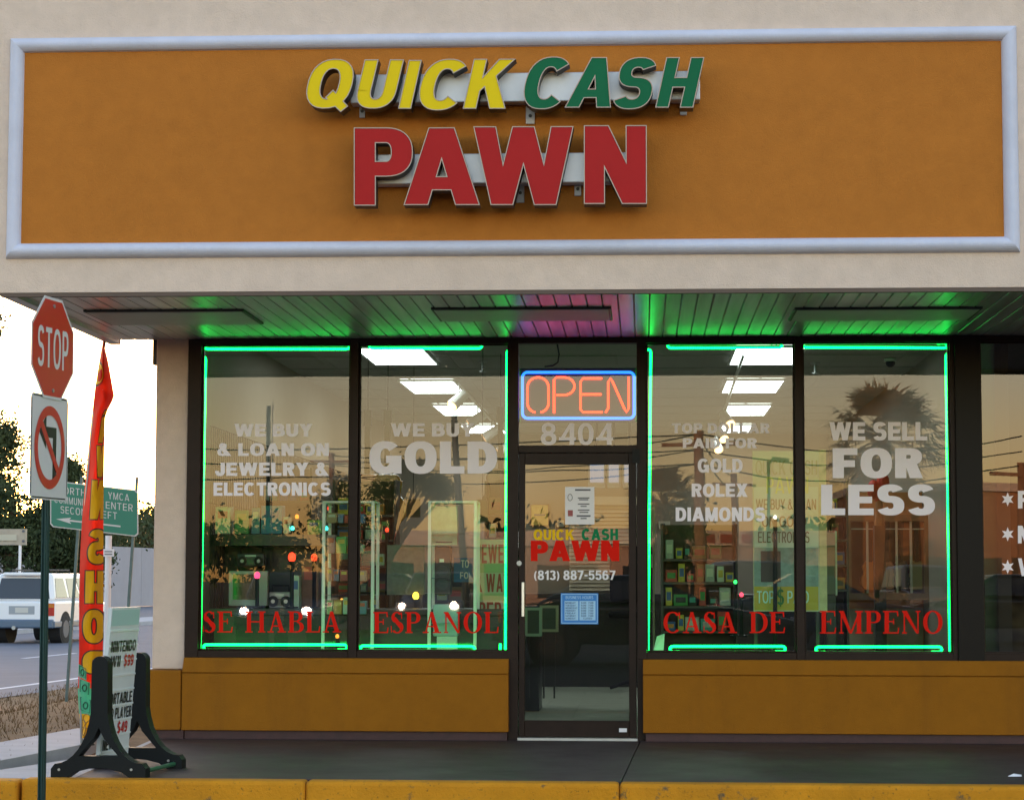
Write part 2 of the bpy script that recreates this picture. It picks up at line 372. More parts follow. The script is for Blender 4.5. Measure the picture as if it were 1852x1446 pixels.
def serif(ch, S=.19, t=.06):
    e = .075
    def stem(x, th, y0=0, y1=1, lo=True, hi=True):
        r = bx(x, x + th, y0, y1)
        if lo: r += bx(x - e, x + th + e, y0, y0 + t)
        if hi: r += bx(x - e, x + th + e, y1 - t, y1)
        return r
    if ch == 'E':
        w = .72; return w, stem(e, S) + bx(e, w - .03, 0, t) + bx(e, w - .06, 1 - t, 1) + bx(e, w * .68, .5, .5 + t) + pl((w - .1, 0), (w - .03, 0), (w, .27), (w - .05, .27)) + pl((w - .12, 1), (w - .05, 1), (w - .04, .76), (w - .09, .76)) + bx(w * .62, w * .68, .4, .66)
    if ch == 'L':
        w = .68; return w, stem(e, S) + bx(e, w - .03, 0, t) + pl((w - .1, 0), (w - .03, 0), (w, .3), (w - .05, .3))
    if ch == 'H':
        w = .86 + e; return w, stem(e, S) + stem(w - e - S, S) + bx(e, w - e, .48, .48 + t)
    if ch == 'A':
        w = .88; return w, pl((.12, 0), (.12 + t * 1.1, 0), (w * .5 + .02, 1), (w * .5 - .06, 1)) + pl((w - .08, 0), (w - .08 - S * 1.08, 0), (w * .5 - .09, 1), (w * .5 + .06, 1)) + bx(.2, .6, .28, .28 + t) + bx(.02, .3, 0, t) + bx(w - S - .2, w, 0, t)
    if ch == 'B':
        w = .74; return w, stem(e, S) + ring(.4, .755, .28, .245, S * .92, t, -90, 90, 2.1) + ring(.42, .26, .32, .26, S, t, -90, 90, 2.1) + bx(e, .42, 1 - t, 1) + bx(e, .42, 0, t) + bx(e, .42, .51, .51 + t * .8)
    if ch == 'P':
        w = .7; return w, stem(e, S) + ring(.4, .73, .3, .27, S * .95, t, -90, 90, 2.1) + bx(e, .42, 1 - t, 1) + bx(e, .42, .46, .46 + t)
    if ch == 'N':
        w = .86; return w, stem(.1, t, lo=True, hi=True) + stem(w - .1 - t, t, lo=False) + pl((.02, 1), (.02 + S * 1.15, 1), (w - .1, 0), (w - .1 - .1, 0))
    if ch == 'O': return .86, ring(.43, .5, .43, .515, S, t, 0, 360, 2.05)
    if ch == 'C':
        w = .8; return w, ring(.43, .5, .43, .515, S, t, 42, 316, 2.05) + pl((w - .1, .98), (w - .03, .98), (w - .02, .66), (w - .06, .66))
    if ch == 'D':
        w = .84; return w, stem(e, S) + ring(.36, .5, .48, .5, S, t, -90, 90, 2.1) + bx(e, .38, 1 - t, 1) + bx(e, .38, 0, t)
    if ch == 'M':
        w = 1.08; return w, stem(.1, t) + stem(w - e - S, S) + pl((.03, 1), (.03 + S * 1.1, 1), (w * .5 + .06, 0), (w * .5 - .05, 0)) + pl((w - e, 1), (w - e - .1, 1), (w * .5 - .03, 0), (w * .5 + .05, 0))
    if ch == 'S':
        w = .6; return w, ring(.3, .74, .26, .275, S * .75, t, 35, 240, 2.05) + ring(.31, .27, .29, .285, S * .8, t, -145, 60, 2.05) + pl((.1, .64), (.22, .78), (.56, .36), (.44, .2)) + pl((.48, .98), (.53, .98), (.54, .68), (.50, .68)) + pl((.06, .02), (.02, .02), (.01, .34), (.05, .34))
    return .36, []
_GC = {}
def glyph_mesh(ch, font, s, h):
    key = (ch, font, round(s, 3), round(h, 3))
    if key in _GC: return _GC[key]
    w, polys = serif(ch) if font == 'serif' else sans(ch, s, h)
    vs = []; fs = []
    for p in polys:
        b = len(vs); vs += [Vector(q) for q in p]
        ar = sum(p[i][0] * p[(i + 1) % len(p)][1] - p[(i + 1) % len(p)][0] * p[i][1] for i in range(len(p)))
        idx = list(range(b, b + len(p))); fs.append(idx if ar > 0 else idx[::-1])
    if not fs: _GC[key] = (w, [], [], []); return _GC[key]
    V, E_, F, _ov, _oe, of = delaunay_2d_cdt(vs, [], fs, 1, 1e-5, True)
    F = [list(f) for f, q in zip(F, of) if q]
    cnt = {}
    for f in F:
        for i in range(len(f)):
            cnt[(f[i], f[(i + 1) % len(f)])] = 1
    bd = [(a, b) for a, b in cnt if (b, a) not in cnt]
    _GC[key] = (w, [(v.x, v.y) for v in V], F, bd); return _GC[key]
def layout(txt, font='sans', s=.25, h=.2, track=.1, shear=0.0, word=.34):
    x = 0; out = []; wi = 0
    for ch in txt:
        if ch == ' ': x += word; wi += 1; continue
        w, V, F, B = glyph_mesh(ch, font, s, h)
        out.append((wi, [(x + u + shear * v, v) for u, v in V], F, B)); x += w + track
    return out
def put_text(mb, txt, O, U, V, n=None, depth=0.0, mt=None, mirror=False, only=None, **kw):
    """fit txt in the parallelogram O,U,V; n,depth give it thickness"""
    gl = layout(txt, **kw)
    xs = [p[0] for g in gl for p in g[1]]
    x0, x1 = min(xs), max(xs)
    O, U, V = Vector(O), Vector(U), Vector(V)
    for wi, pts, F, B in gl:
        if only is not None and wi != only: continue
        fn = lambda u, v: O + U * (((x1 - u) if mirror else (u - x0)) / (x1 - x0)) + V * v
        fr = [fn(u, v) for u, v in pts]
        if depth > 0:
            k = len(fr); bk = [p - n * depth for p in fr]
            mb.add(fr + bk, F + [[k + i for i in f[::-1]] for f in F] + [(a, b, k + b, k + a) for a, b in B], mt)
        else: mb.add(fr, F, mt)
def pxtext(txt, px0, px1, py0, py1, Y, name, mt, parent, **kw):
    for k in range(txt.count(' ') + 1):          # each word is a part of its own
        mb = MB(); O = P(px0, py1, Y)
        put_text(mb, txt, O, P(px1, py1, Y) - O, P(px0, py0, Y) - O, only=k, **kw)
        mb.build(name, mt, parent, fixn=False)

def pbox(mb, px0, px1, py0, py1, y0, y1, mt=None, Y=0.0):      # box whose face at depth Y spans the pixels
    a = P(px0, py1, Y); b = P(px1, py0, Y); c = P(px0, py0, Y); d = P(px1, py1, Y)
    return mb.box((a.x + c.x) / 2, (b.x + d.x) / 2, y0, y1, (a.z + d.z) / 2, (b.z + c.z) / 2, mt)

# ================================================================== THE GROUND, ROAD AND PAVEMENTS
XW = lambda px, py=900: P(px, py, 0).x
ZW = lambda py, px=926: P(px, py, 0).z
ASPH = mat('asphalt', (.034, .034, .038), .9, noise=.22, nscale=3, bump=.4, bscale=90)
ROADM = mat('road_asphalt', (.12, .128, .165), .8, noise=.12, nscale=.7, bump=.3, bscale=60)
DRYG = mat('dry_grass', (.095, .055, .022), .95, noise=.45, nscale=5, bump=1.0, bscale=45, col2=(.20, .115, .050))
CONC = mat('concrete_pale', (.44, .43, .46), .85, noise=.10, nscale=4, bump=.3, bscale=70)
def worn(name, base, under, patch, spots, rough, lo, hi, bump=.3, scale=3.0, spotscale=9.0):
    m = bpy.data.materials.new(name); m.use_nodes = True; n = m.node_tree; b = n.nodes['Principled BSDF']; L = n.links
    b.inputs['Roughness'].default_value = rough; b.inputs['Specular IOR Level'].default_value = .35
    tc = n.nodes.new('ShaderNodeTexCoord')
    def nz(s, d=8):
        k = n.nodes.new('ShaderNodeTexNoise'); k.inputs['Scale'].default_value = s; k.inputs['Detail'].default_value = d; k.inputs['Roughness'].default_value = .68; L.new(tc.outputs['Object'], k.inputs['Vector']); return k.outputs['Fac']
    def ramp(src, a, c):
        r = n.nodes.new('ShaderNodeMapRange'); r.inputs['From Min'].default_value = a; r.inputs['From Max'].default_value = c; L.new(src, r.inputs['Value']); return r.outputs[0]
    def mix(fac, a, c, blend='MIX'):
        mx = n.nodes.new('ShaderNodeMix'); mx.data_type = 'RGBA'; L.new(fac, mx.inputs[0])
        if isinstance(a, tuple): mx.inputs[6].default_value = (*a, 1)
        else: L.new(a, mx.inputs[6])
        mx.inputs[7].default_value = (*c, 1); return mx.outputs[2]
    cur = mix(ramp(nz(1.4), .35, .7), base, tuple(x * 1.5 for x in base))
    cur = mix(ramp(nz(scale * 2.2), lo, hi), cur, under)
    cur = mix(ramp(nz(scale * 9, 4), .60, .72), cur, patch)
    v = n.nodes.new('ShaderNodeTexVoronoi'); v.inputs['Scale'].default_value = spotscale; L.new(tc.outputs['Object'], v.inputs['Vector'])
    cur = mix(ramp(v.outputs['Distance'], .085, .05), cur, spots)
    L.new(cur, b.inputs['Base Color'])
    r2 = n.nodes.new('ShaderNodeMapRange'); r2.inputs['To Min'].default_value = rough - .12; r2.inputs['To Max'].default_value = rough + .2; L.new(nz(2.3), r2.inputs['Value']); L.new(r2.outputs[0], b.inputs['Roughness'])
    bp = n.nodes.new('ShaderNodeBump'); bp.inputs['Strength'].default_value = bump; bp.inputs['Distance'].default_value = .01; L.new(nz(60, 5), bp.inputs['Height']); L.new(bp.outputs[0], b.inputs['Normal'])
    MATS[name] = m; return m
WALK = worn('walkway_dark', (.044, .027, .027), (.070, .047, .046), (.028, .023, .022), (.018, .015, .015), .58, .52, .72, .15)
KERB = worn('kerb_yellow', (.50, .20, .006), (.16, .10, .045), (.24, .105, .010), (.34, .15, .012), .8, .60, .68, .7, 4.0, 14)
PALE = mat('pale_wall', (.36, .35, .40), .85, noise=.07, nscale=.8)

mb = MB()
prof = [(-900, -.2), (-46, -.2), (-38, -.42), (-24, -.5), (-9.2, -.5), (-7.4, -.40), (-6.4, -.16), (-5.0, -.10), (-4.3, -.155), (900, -.155)]
ys = [-900, -120, -60, -20, -4, 4, 20, 60, 120, 900]
vs = [(x, y, z) for y in ys for x, z in prof]; n = len(prof)
mb.add(vs, [(j * n + i, j * n + i + 1, (j + 1) * n + i + 1, (j + 1) * n + i) for j in range(len(ys) - 1) for i in range(n - 1)])
tag(mb.build('ground', DRYG), kind='structure')
# car park in front of the shop
mb = MB(); mb.quad((-4.25, -108, -.150), (60, -108, -.150), (60, -3.565, -.150), (-4.25, -3.565, -.150))
tag(mb.build('car_park', ASPH), kind='structure')
# road running away past the left side of the shop
ra, rb = G(0, 1247, -.49), G(271, 1210.5, -.49)
rd = (rb - ra).normalized(); rn = Vector((-rd.y, rd.x, 0))          # rn points to the left
def road_pt(along, left, z): return Vector((ra.x, ra.y, 0)) + rd * along + rn * left + Vector((0, 0, z))
def strip(a0, a1, l0, l1, z, name, mt, kind='structure'):
    q = MB(); q.quad(road_pt(a0, l0, z), road_pt(a1, l0, z), road_pt(a1, l1, z), road_pt(a0, l1, z)); o = q.build(name, mt); tag(o, kind=kind); return o
strip(-60, 420, -.9, 11.4, -.475, 'road', ROADM)
strip(-60, 420, 14.0, 27.5, -.430, 'far_road', ROADM)
q = MB()                                                              # raised median with kerb
for a in range(0, 1):
    q.hexa([road_pt(-60, 11.4, -.5), road_pt(420, 11.4, -.5), road_pt(420, 14.0, -.5), road_pt(-60, 14.0, -.5), road_pt(-60, 11.4, -.34), road_pt(420, 11.4, -.34), road_pt(420, 14.0, -.34), road_pt(-60, 14.0, -.34)])
tag(q.build('median', CONC), kind='structure')
WLINE = mat('road_paint', (.62, .64, .70), .7, noise=.15, nscale=6)
q = MB()
q.quad(road_pt(-60, -.06, -.47), road_pt(420, -.06, -.47), road_pt(420, .08, -.47), road_pt(-60, .08, -.47))
da = (G(90, 1185, -.47) - road_pt(0, 0, 0)); dl = da.dot(rn); d0 = da.dot(rd)
for k in range(-3, 20):
    a = d0 - 1.6 + k * 12
    for l in (dl, dl * 2):
        q.quad(road_pt(a, l - .07, -.47), road_pt(a + 3.2, l - .07, -.47), road_pt(a + 3.2, l + .07, -.47), road_pt(a, l + .07, -.47))
tag(q.build('road_markings', WLINE), kind='structure')
# pavement slabs at the corner
q = MB()
A = [G(-60, 1352, -.05), G(140, 1316, -.05), G(215, 1318, -.05), G(150, 1345, -.05), G(-60, 1386, -.05)]
q.prism([(p.x, p.y) for p in A], lambda u, v, d: Vector((u, v, d)), -.30, -.05)
tag(q.build('pavement', CONC), kind='structure')
q = MB()
A = [G(288, 1330, 0), G(238, 1352, 0), G(120, 1372, 0), G(-40, 1396, 0), G(-40, 1412, 0), G(300, 1412, 0)]
A[4].y = -3.396; A[5].y = -3.396
q.prism([(p.x, p.y) for p in A], lambda u, v, d: Vector((u, v, d)), -.2, -.004)
tag(q.build('corner_pavement', CONC), kind='structure')
# covered walkway and its yellow kerb
q = MB()
wl = [(G(292, 1333, 0).x, 0.0), (G(150, 1400, 0).x, -3.40)]
jt = [-9, .02, 6.0, 14]
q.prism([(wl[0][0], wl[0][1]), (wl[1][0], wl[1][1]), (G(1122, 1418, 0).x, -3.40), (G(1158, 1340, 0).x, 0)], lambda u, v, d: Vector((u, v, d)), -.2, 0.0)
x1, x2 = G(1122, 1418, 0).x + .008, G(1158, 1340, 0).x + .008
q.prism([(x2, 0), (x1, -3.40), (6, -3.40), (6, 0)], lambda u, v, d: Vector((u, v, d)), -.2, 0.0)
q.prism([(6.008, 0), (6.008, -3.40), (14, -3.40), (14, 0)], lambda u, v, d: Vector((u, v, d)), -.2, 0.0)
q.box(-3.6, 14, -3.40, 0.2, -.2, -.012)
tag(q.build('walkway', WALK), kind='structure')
q = MB()
xk = G(28, 1412, 0).x
for a, b in ((xk, G(540, 1420, 0).x), (G(540.5, 1420, 0).x, G(1120, 1420, 0).x), (G(1120.5, 1420, 0).x, 4.6), (4.606, 9), (9.006, 14)):
    q.box(a, b, -3.56, -3.402, -.2, .004)
q.box(-6.2, xk - .015, -3.60, -3.402, -.2, -.004)
tag(q.build('kerb', KERB, bevel=.025, seg=3), kind='structure')

# ================================================================== THE BUILDING
bld = thing('shop_building', (-3.6, 0, 0), 'beige stucco shop building with ochre sign panel and covered walkway', 'building')
XL, XR, YF = -4.16, 14.0, -2.85
ZS = 3.017
q = MB()
q.box(XL, XR, YF, YF + .22, ZS, 5.6)                        # fascia
q.box(XL, XL + .08, YF + .22, .30, ZS, 5.6)                 # return at the left end
q.box(XL + .08, XR, YF + .22, .30, ZS + .10, ZS + .22)
q.build('fascia', STUCCO, bld)
fx0, fx1, fz0, fz1 = -4.077, 2.352, 3.234, 4.672
q = MB(); q.box(fx0 + .05, fx1 - .05, YF - .012, YF - .001, fz0 + .05, fz1 - .05); q.build('fascia_panel', PANEL, bld)
q = MB(); K = 10; vs = []
for k in range(K + 1):
    a = .102 * k / K; o_ = .062 * (math.sin(math.pi * k / K) ** .55 if 0 < k < K else 0)
    y = YF - .001 - o_
    vs += [(fx0 + a, y, fz0 + a), (fx1 - a, y, fz0 + a), (fx1 - a, y, fz1 - a), (fx0 + a, y, fz1 - a)]
q.add(vs, [(k * 4 + i, k * 4 + (i + 1) % 4, (k + 1) * 4 + (i + 1) % 4, (k + 1) * 4 + i) for k in range(K) for i in range(4)])
q.build('fascia_trim', TRIM, bld, fixn=True)
# soffit of ribbed metal boards
def soffit_mat():
    m = bpy.data.materials.new('soffit_metal'); m.use_nodes = True; n = m.node_tree; b = n.nodes['Principled BSDF']; L = n.links
    b.inputs['Metallic'].default_value = .62; b.inputs['Base Color'].default_value = (.40, .41, .43, 1); b.inputs['Roughness'].default_value = .34
    tc = n.nodes.new('ShaderNodeTexCoord'); mp = n.nodes.new('ShaderNodeMapping'); mp.inputs['Scale'].default_value = (9.6, .5, 1)
    nz = n.nodes.new('ShaderNodeTexNoise'); nz.inputs['Scale'].default_value = 1.0; nz.inputs['Detail'].default_value = 3
    rp = n.nodes.new('ShaderNodeValToRGB'); rp.color_ramp.elements[0].color = (.46, .47, .49, 1); rp.color_ramp.elements[1].color = (.78, .79, .82, 1)
    rp.color_ramp.elements[0].position = .3; rp.color_ramp.elements[1].position = .7
    L.new(tc.outputs['Object'], mp.inputs[0]); L.new(mp.outputs[0], nz.inputs['Vector']); L.new(nz.outputs['Fac'], rp.inputs[0]); L.new(rp.outputs[0], b.inputs['Base Color'])
    n2 = n.nodes.new('ShaderNodeTexNoise'); n2.inputs['Scale'].default_value = 2.2; n2.inputs['Detail'].default_value = 2
    mp2 = n.nodes.new('ShaderNodeMapping'); mp2.inputs['Scale'].default_value = (1.2, 5, 1)
    bp = n.nodes.new('ShaderNodeBump'); bp.inputs['Strength'].default_value = .10; bp.inputs['Distance'].default_value = .02
    L.new(tc.outputs['Object'], mp2.inputs[0]); L.new(mp2.outputs[0], n2.inputs['Vector']); L.new(n2.outputs['Fac'], bp.inputs['Height']); L.new(bp.outputs[0], b.inputs['Normal'])
    return m
SOFF = soffit_mat()
q = MB(); sx0 = -4.057; pitch_ = .1037
k = 0
xs_ = XW(1173.5, 612) - 60 * pitch_
while xs_ < sx0 - pitch_ * .5: xs_ += pitch_
x = xs_
while x < 8.0:
    a, b = x + .006, x + pitch_ - .006
    tz = random.uniform(-.0016, .0016)
    q.quad((a, YF + .02, ZS + .004 + tz), (b, YF + .02, ZS + .004 - tz), (b, .0, ZS + .004 - tz), (a, .0, ZS + .004 + tz))
    q.quad((b, YF + .02, ZS + .004 - tz), (b + .004, YF + .02, ZS + .022), (b + .004, .0, ZS + .022), (b, .0, ZS + .004 - tz))
    q.quad((b + .004, YF + .02, ZS + .022), (b + .012, YF + .02, ZS + .004), (b + .012, 0, ZS + .004), (b + .004, 0, ZS + .022))
    x += pitch_
q.box(sx0 - .05, sx0 + .03, YF + .05, .02, ZS - .02, ZS + .06)
q.build('soffit', SOFF, bld, fixn=False)
MB().box(sx0 - .05, 8.0, YF + .004, YF + .045, ZS - .026, ZS - .001).build('soffit_edge', mat('edge_bronze', (.10, .065, .05), .6), bld)
LENS = mat('soffit_lens', (.55, .56, .56), .5, noise=.08, nscale=3)
DKT = mat('dark_trim', (.03, .032, .035), .5)
def soffit_light(a, b, y0, y1):
    p0 = G(a, y0, ZS); p1 = G(b, y1, ZS); 
    ya, yb = p0.y, p1.y; xa, xb = p0.x, p1.x
    o = MB().box(xa, xb, ya, yb, ZS - .012, ZS + .03).build('soffit_light', DKT, bld, bevel=.006)
    MB().box(xa + .02, xb - .02, ya + .02, yb - .03, ZS - .015, ZS - .010).build('lens', LENS, o)
soffit_light(150, 477, 561, 584); soffit_light(779, 1108, 557, 577); soffit_light(1437, 1752, 557, 576)
# pilaster, walls, roof
pxl, pxr = -3.724, XW(340)
zb = .052
q = MB(); q.box(pxl, pxr, -.02, .30, ZW(1212), ZS + .09); q.build('pilaster', STUCCO, bld, bevel=.012)
q = MB(); q.box(pxl, -3.58, .30, 15.6, -.3, 5.4); q.build('side_wall', STUCCO, bld)
q = MB(); q.box(-3.58, 14, 15.4, 15.6, -.3, 5.4); q.box(13.8, 14, .3, 15.4, -.3, 5.4); q.build('rear_wall', STUCCO, bld)
q = MB(); q.box(XL + .085, XR, .30, 15.6, 5.2, 5.35); q.box(XL + .08, XR, YF + .22, .30, 5.2, 5.35); q.build('roof', mat('roof_felt', (.2, .2, .2), .9), bld)
q = MB(); q.box(pxr, XR, .02, .22, ZS, 5.25); q.build('header_wall', STUCCO, bld)
bz = zb + .012
def base_wall(x0, x1):
    q = MB(); q.box(x0, x1, -.155, .16, bz, ZW(1217) - .004); q.box(x0, x1, -.135, .16, ZW(1217) - .004, ZW(1217) + .004)
    q.hexa([(x0, -.155, ZW(1217) + .004), (x1, -.155, ZW(1217) + .004), (x1, .16, ZW(1217) + .004), (x0, .16, ZW(1217) + .004), (x0, -.10, ZW(1190)), (x1, -.10, ZW(1190)), (x1, .16, ZW(1190)), (x0, .16, ZW(1190))])
    q.build('base_wall', OCHRE, bld, bevel=.004)
    MB().box(x0 + .02, x1 - .01, -.125, .1, -.05, bz - .002).build('base_strip', BASEB, bld)
xa = P(327, 1260, -.155).x; xj0 = P(919, 1260, -.155).x; xj1 = P(1163, 1260, -.155).x
base_wall(xa + .006, xj0); base_wall(xj1, 9.0)
q = MB(); q.box(P(259, 1260, -.17).x, xa, -.17, .45, bz, ZW(1212) - .002); q.build('pilaster_base', OCHRE, bld, bevel=.012)
MB().box(P(280, 1325, -.13).x, xa + .02, -.14, .4, -.05, bz - .002).build('base_strip', BASEB, bld)
MB().box(P(279, 640, .1).x, pxl - .002, .04, .12, ZW(656), ZS + .02).build('downspout', DKT, bld, bevel=.006)
# windows and their lettering
GT, GB = ZW(622), ZW(1177)
def window(x0, x1, fl, fr, glass=GLASS, zt=GT, zb_=GB, rail=.055, name='window'):
    """x0,x1 glass edges; fl,fr widths of the stiles"""
    q = MB()
    q.box(x0 - fl, x0, -.06, .06, zb_ - rail, ZS - .001)
    if fr: q.box(x1, x1 + fr, -.06, .06, zb_ - rail, ZS - .001)
    q.box(x0, x1, -.055, .055, zt, ZS - .001); q.box(x0, x1, -.055, .055, zb_ - rail, zb_)
    q.box(x0, x0 + .012, -.02, .02, zb_ + .012, zt - .012); q.box(x1 - .012, x1, -.02, .02, zb_ + .012, zt - .012)
    q.box(x0, x1, -.02, .02, zt - .012, zt); q.box(x0, x1, -.02, .02, zb_, zb_ + .012)
    o = q.build(name, BRONZE, bld, bevel=.003, seg=1)
    MB().quad((x0, 0, zb_), (x1, 0, zb_), (x1, 0, zt), (x0, 0, zt)).build('glass_pane', glass, o)
    return o
xs = [XW(364), XW(633), XW(649), XW(920)]
w1 = window(xs[0], xs[1], xs[0] - pxr, xs[2] - xs[1]); w2 = window(xs[2], xs[3], 0.0001, XW(938) - xs[3])
xt = [XW(1169), XW(1438), XW(1453), XW(1719)]
w3 = window(xt[0], xt[1], xt[0] - XW(1152), xt[2] - xt[1]); w4 = window(xt[2], xt[3], .0001, XW(1727) - xt[3])
q = MB(); q.box(XW(1727), XW(1774), -.09, .25, GB - .06, ZS - .001); q.build('dark_pillar', BRONZE2, bld, bevel=.006)
w5 = window(XW(1774) + .001, 5.2, .0008, .06, NGLASS)
LT = -.004
hv = dict(s=.27, h=.215, track=.09)
def wt(win, txt, a, b, c, d, mt=VINYL, **kw):
    k = dict(hv); k.update(kw); return pxtext(txt, a, b, c, d, LT, 'lettering', mt, win, **k)
wt(w1, 'WE BUY', 424, 565, 766, 789); wt(w1, '& LOAN ON', 393, 595, 801, 824); wt(w1, 'JEWELRY &', 389, 595, 836, 860); wt(w1, 'ELECTRONICS', 386, 598, 872, 896)
wt(w2, 'WE BUY', 707, 858, 765, 789); wt(w2, 'GOLD', 668, 899, 798, 856, s=.32, h=.23)
wt(w3, 'TOP DOLLAR', 1215, 1392, 765, 783); wt(w3, 'PAID FOR', 1235, 1369, 792, 810); wt(w3, 'GOLD', 1262, 1343, 829, 854)
wt(w3, 'ROLEX', 1251, 1352, 874, 898); wt(w3, 'DIAMONDS', 1222, 1384, 917, 942)
wt(w4, 'WE SELL', 1500, 1677, 763, 796); wt(w4, 'FOR', 1506, 1669, 810, 864, s=.33, h=.23); wt(w4, 'LESS', 1485, 1691, 876, 931, s=.33, h=.22)
sf = dict(font='serif', track=.09, word=.5)
wt(w1, 'SE HABLA', 367, 617, 1105, 1143, VRED, **sf); wt(w2, 'ESPANOL', 675, 902, 1106, 1144, VRED, **sf)
wt(w3, 'CASA DE', 1200, 1420, 1106, 1144, VRED, **sf); wt(w4, 'EMPENO', 1483, 1705, 1104, 1145, VRED, **sf)
for k, (y0, y1) in enumerate(((890, 915), (953, 978), (1012, 1037))):
    wt(w5, '*', 1812, 1833, y0, y1); wt(w5, 'FNV'[k], 1841, 1862, y0 - 3, y1 + 4, s=.26)
# door and transom
q = MB()
dl0, dl1 = XW(938), XW(1152)
jz = 0.0
q.box(dl0, dl1, -.058, .058, ZW(819), ZW(806)); o = q.build('door_frame', BRONZE, bld, bevel=.003, seg=1)
MB().box(XW(920) + .002, dl0, -.0601, .06, jz, GB - .056).build('jamb', BRONZE, o); MB().box(dl1, XW(1169) - .002, -.0601, .06, jz, GB - .056).build('jamb', BRONZE, o)
MB().box(dl0, dl1, -.055, .055, GT, ZS - .001).build('head_rail', BRONZE, o)
MB().quad((dl0, 0, ZW(806)), (dl1, 0, ZW(806)), (dl1, 0, GT), (dl0, 0, GT)).build('transom_pane', GLASS, o)
pxtext('8404', 978, 1109, 765, 804, LT, 'lettering', VINYL, o, s=.19, h=.16, track=.1)
MB().box(dl0, dl1, -.10, .08, -.02, .018).build('threshold', METAL, o)
MB().box(XW(1144), XW(1157), -.085, -.061, ZW(838), ZW(813)).build('closer_arm', BLACK, o)
q = MB(); e0, e1, ez0, ez1 = dl0 + .006, dl1 - .006, .022, ZW(820)
gx0, gx1, gz0, gz1 = XW(950), XW(1137), ZW(1301), ZW(840)
q.box(e0, gx0, -.045, .0, ez0, ez1); q.box(gx1, e1, -.045, .0, ez0, ez1); q.box(gx0, gx1, -.045, .0, gz1, ez1); q.box(gx0, gx1, -.045, .0, ez0, gz0)
dr = q.build('door', BRONZE, bld, bevel=.003, seg=1)
MB().quad((gx0, -.02, gz0), (gx1, -.02, gz0), (gx1, -.02, gz1), (gx0, -.02, gz1)).build('glass_pane', DGLASS, dr)
q = MB(); hx = XW(947)
q.box(hx - .008, hx + .012, -.115, -.095, ZW(1114), ZW(1052)); q.box(hx - .006, hx + .010, -.095, -.045, ZW(1110), ZW(1104)); q.box(hx - .006, hx + .010, -.095, -.045, ZW(1062), ZW(1056))
q.build('handle', mat('handle_steel', (.7, .7, .7), .3, metal=.9), dr, bevel=.003)
MB().cyl((XW(940), -.062, ZW(1018)), (XW(940), -.044, ZW(1018)), .019, n=16).build('lock', METAL, dr)
MB().box(XW(1119), XW(1133), -.0475, -.0455, ZW(1321), ZW(1314)).build('sticker', WHITEP, dr)
DT = -.026
pxtext('QUICK', 965, 1039, 957, 976, DT, 'lettering', VYEL, dr, **hv); pxtext('CASH', 1052, 1118, 956, 976, DT, 'lettering', VGRN, dr, **hv)
pxtext('PAWN', 960, 1120, 977, 1014, DT, 'lettering', VRED, dr, s=.30, h=.22, track=.05); pxtext('(813) 887-5567', 966, 1113, 1031, 1048, DT, 'lettering', WHITEP, dr, s=.21, h=.17, track=.1)
# small white letters standing on their side on the door stile
mb = MB(); O = P(938, 990, -.047); put_text(mb, 'JEWEL', O, P(938, 961, -.047) - O, P(934, 990, -.047) - O, s=.22, h=.18); mb.build('lettering', WHITEP, dr, fixn=False)
# interior shell
INW = mat('inside_wall', (.27, .235, .19), .85, noise=.04, nscale=2)
CEIL = mat('ceiling_tile', (.30, .29, .26), .9, noise=.04, nscale=20)
ZC = 3.28
q = MB(); q.box(-3.578, -3.52, .16, 15.38, 0, ZC); q.build('inside_wall', INW, bld)
q = MB(); q.box(2.66, 2.76, .16, 15.38, 0, ZC); q.build('inside_wall', INW, bld)
q = MB(); q.box(-3.52, 2.66, 15.2, 15.38, 0, ZC); q.build('inside_wall', INW, bld)
q = MB(); q.box(-3.578, 13.8, .225, 15.4, ZC, ZC + .1)
for k in range(1, 13): q.box(-3.52, 2.66, .25 + k * 1.22 - .012, .25 + k * 1.22 + .012, ZC - .006, ZC)
for k in range(-5, 5): q.box(k * .61 - .012, k * .61 + .012, .25, 15.2, ZC - .004, ZC)
q.build('ceiling', CEIL, bld)
TILE = mat('floor_tile', (.42, .44, .36), .35, noise=.06, nscale=3)
q = MB()
for i in range(-12, 10):
    for j in range(0, 26):
        q.box(i * .305 + .002, i * .305 + .301, .17 + j * .305, .17 + j * .305 + .299, -.02, .006)
q.box(-3.6, 13.8, .16, 15.4, -.1, .002)
tag(q.build('shop_floor', TILE), kind='structure')
MB().box(2.76, 13.8, 7.0, 7.2, 0, ZC).build('inside_wall', mat('neighbour_wall', (.12, .09, .07), .9), bld)

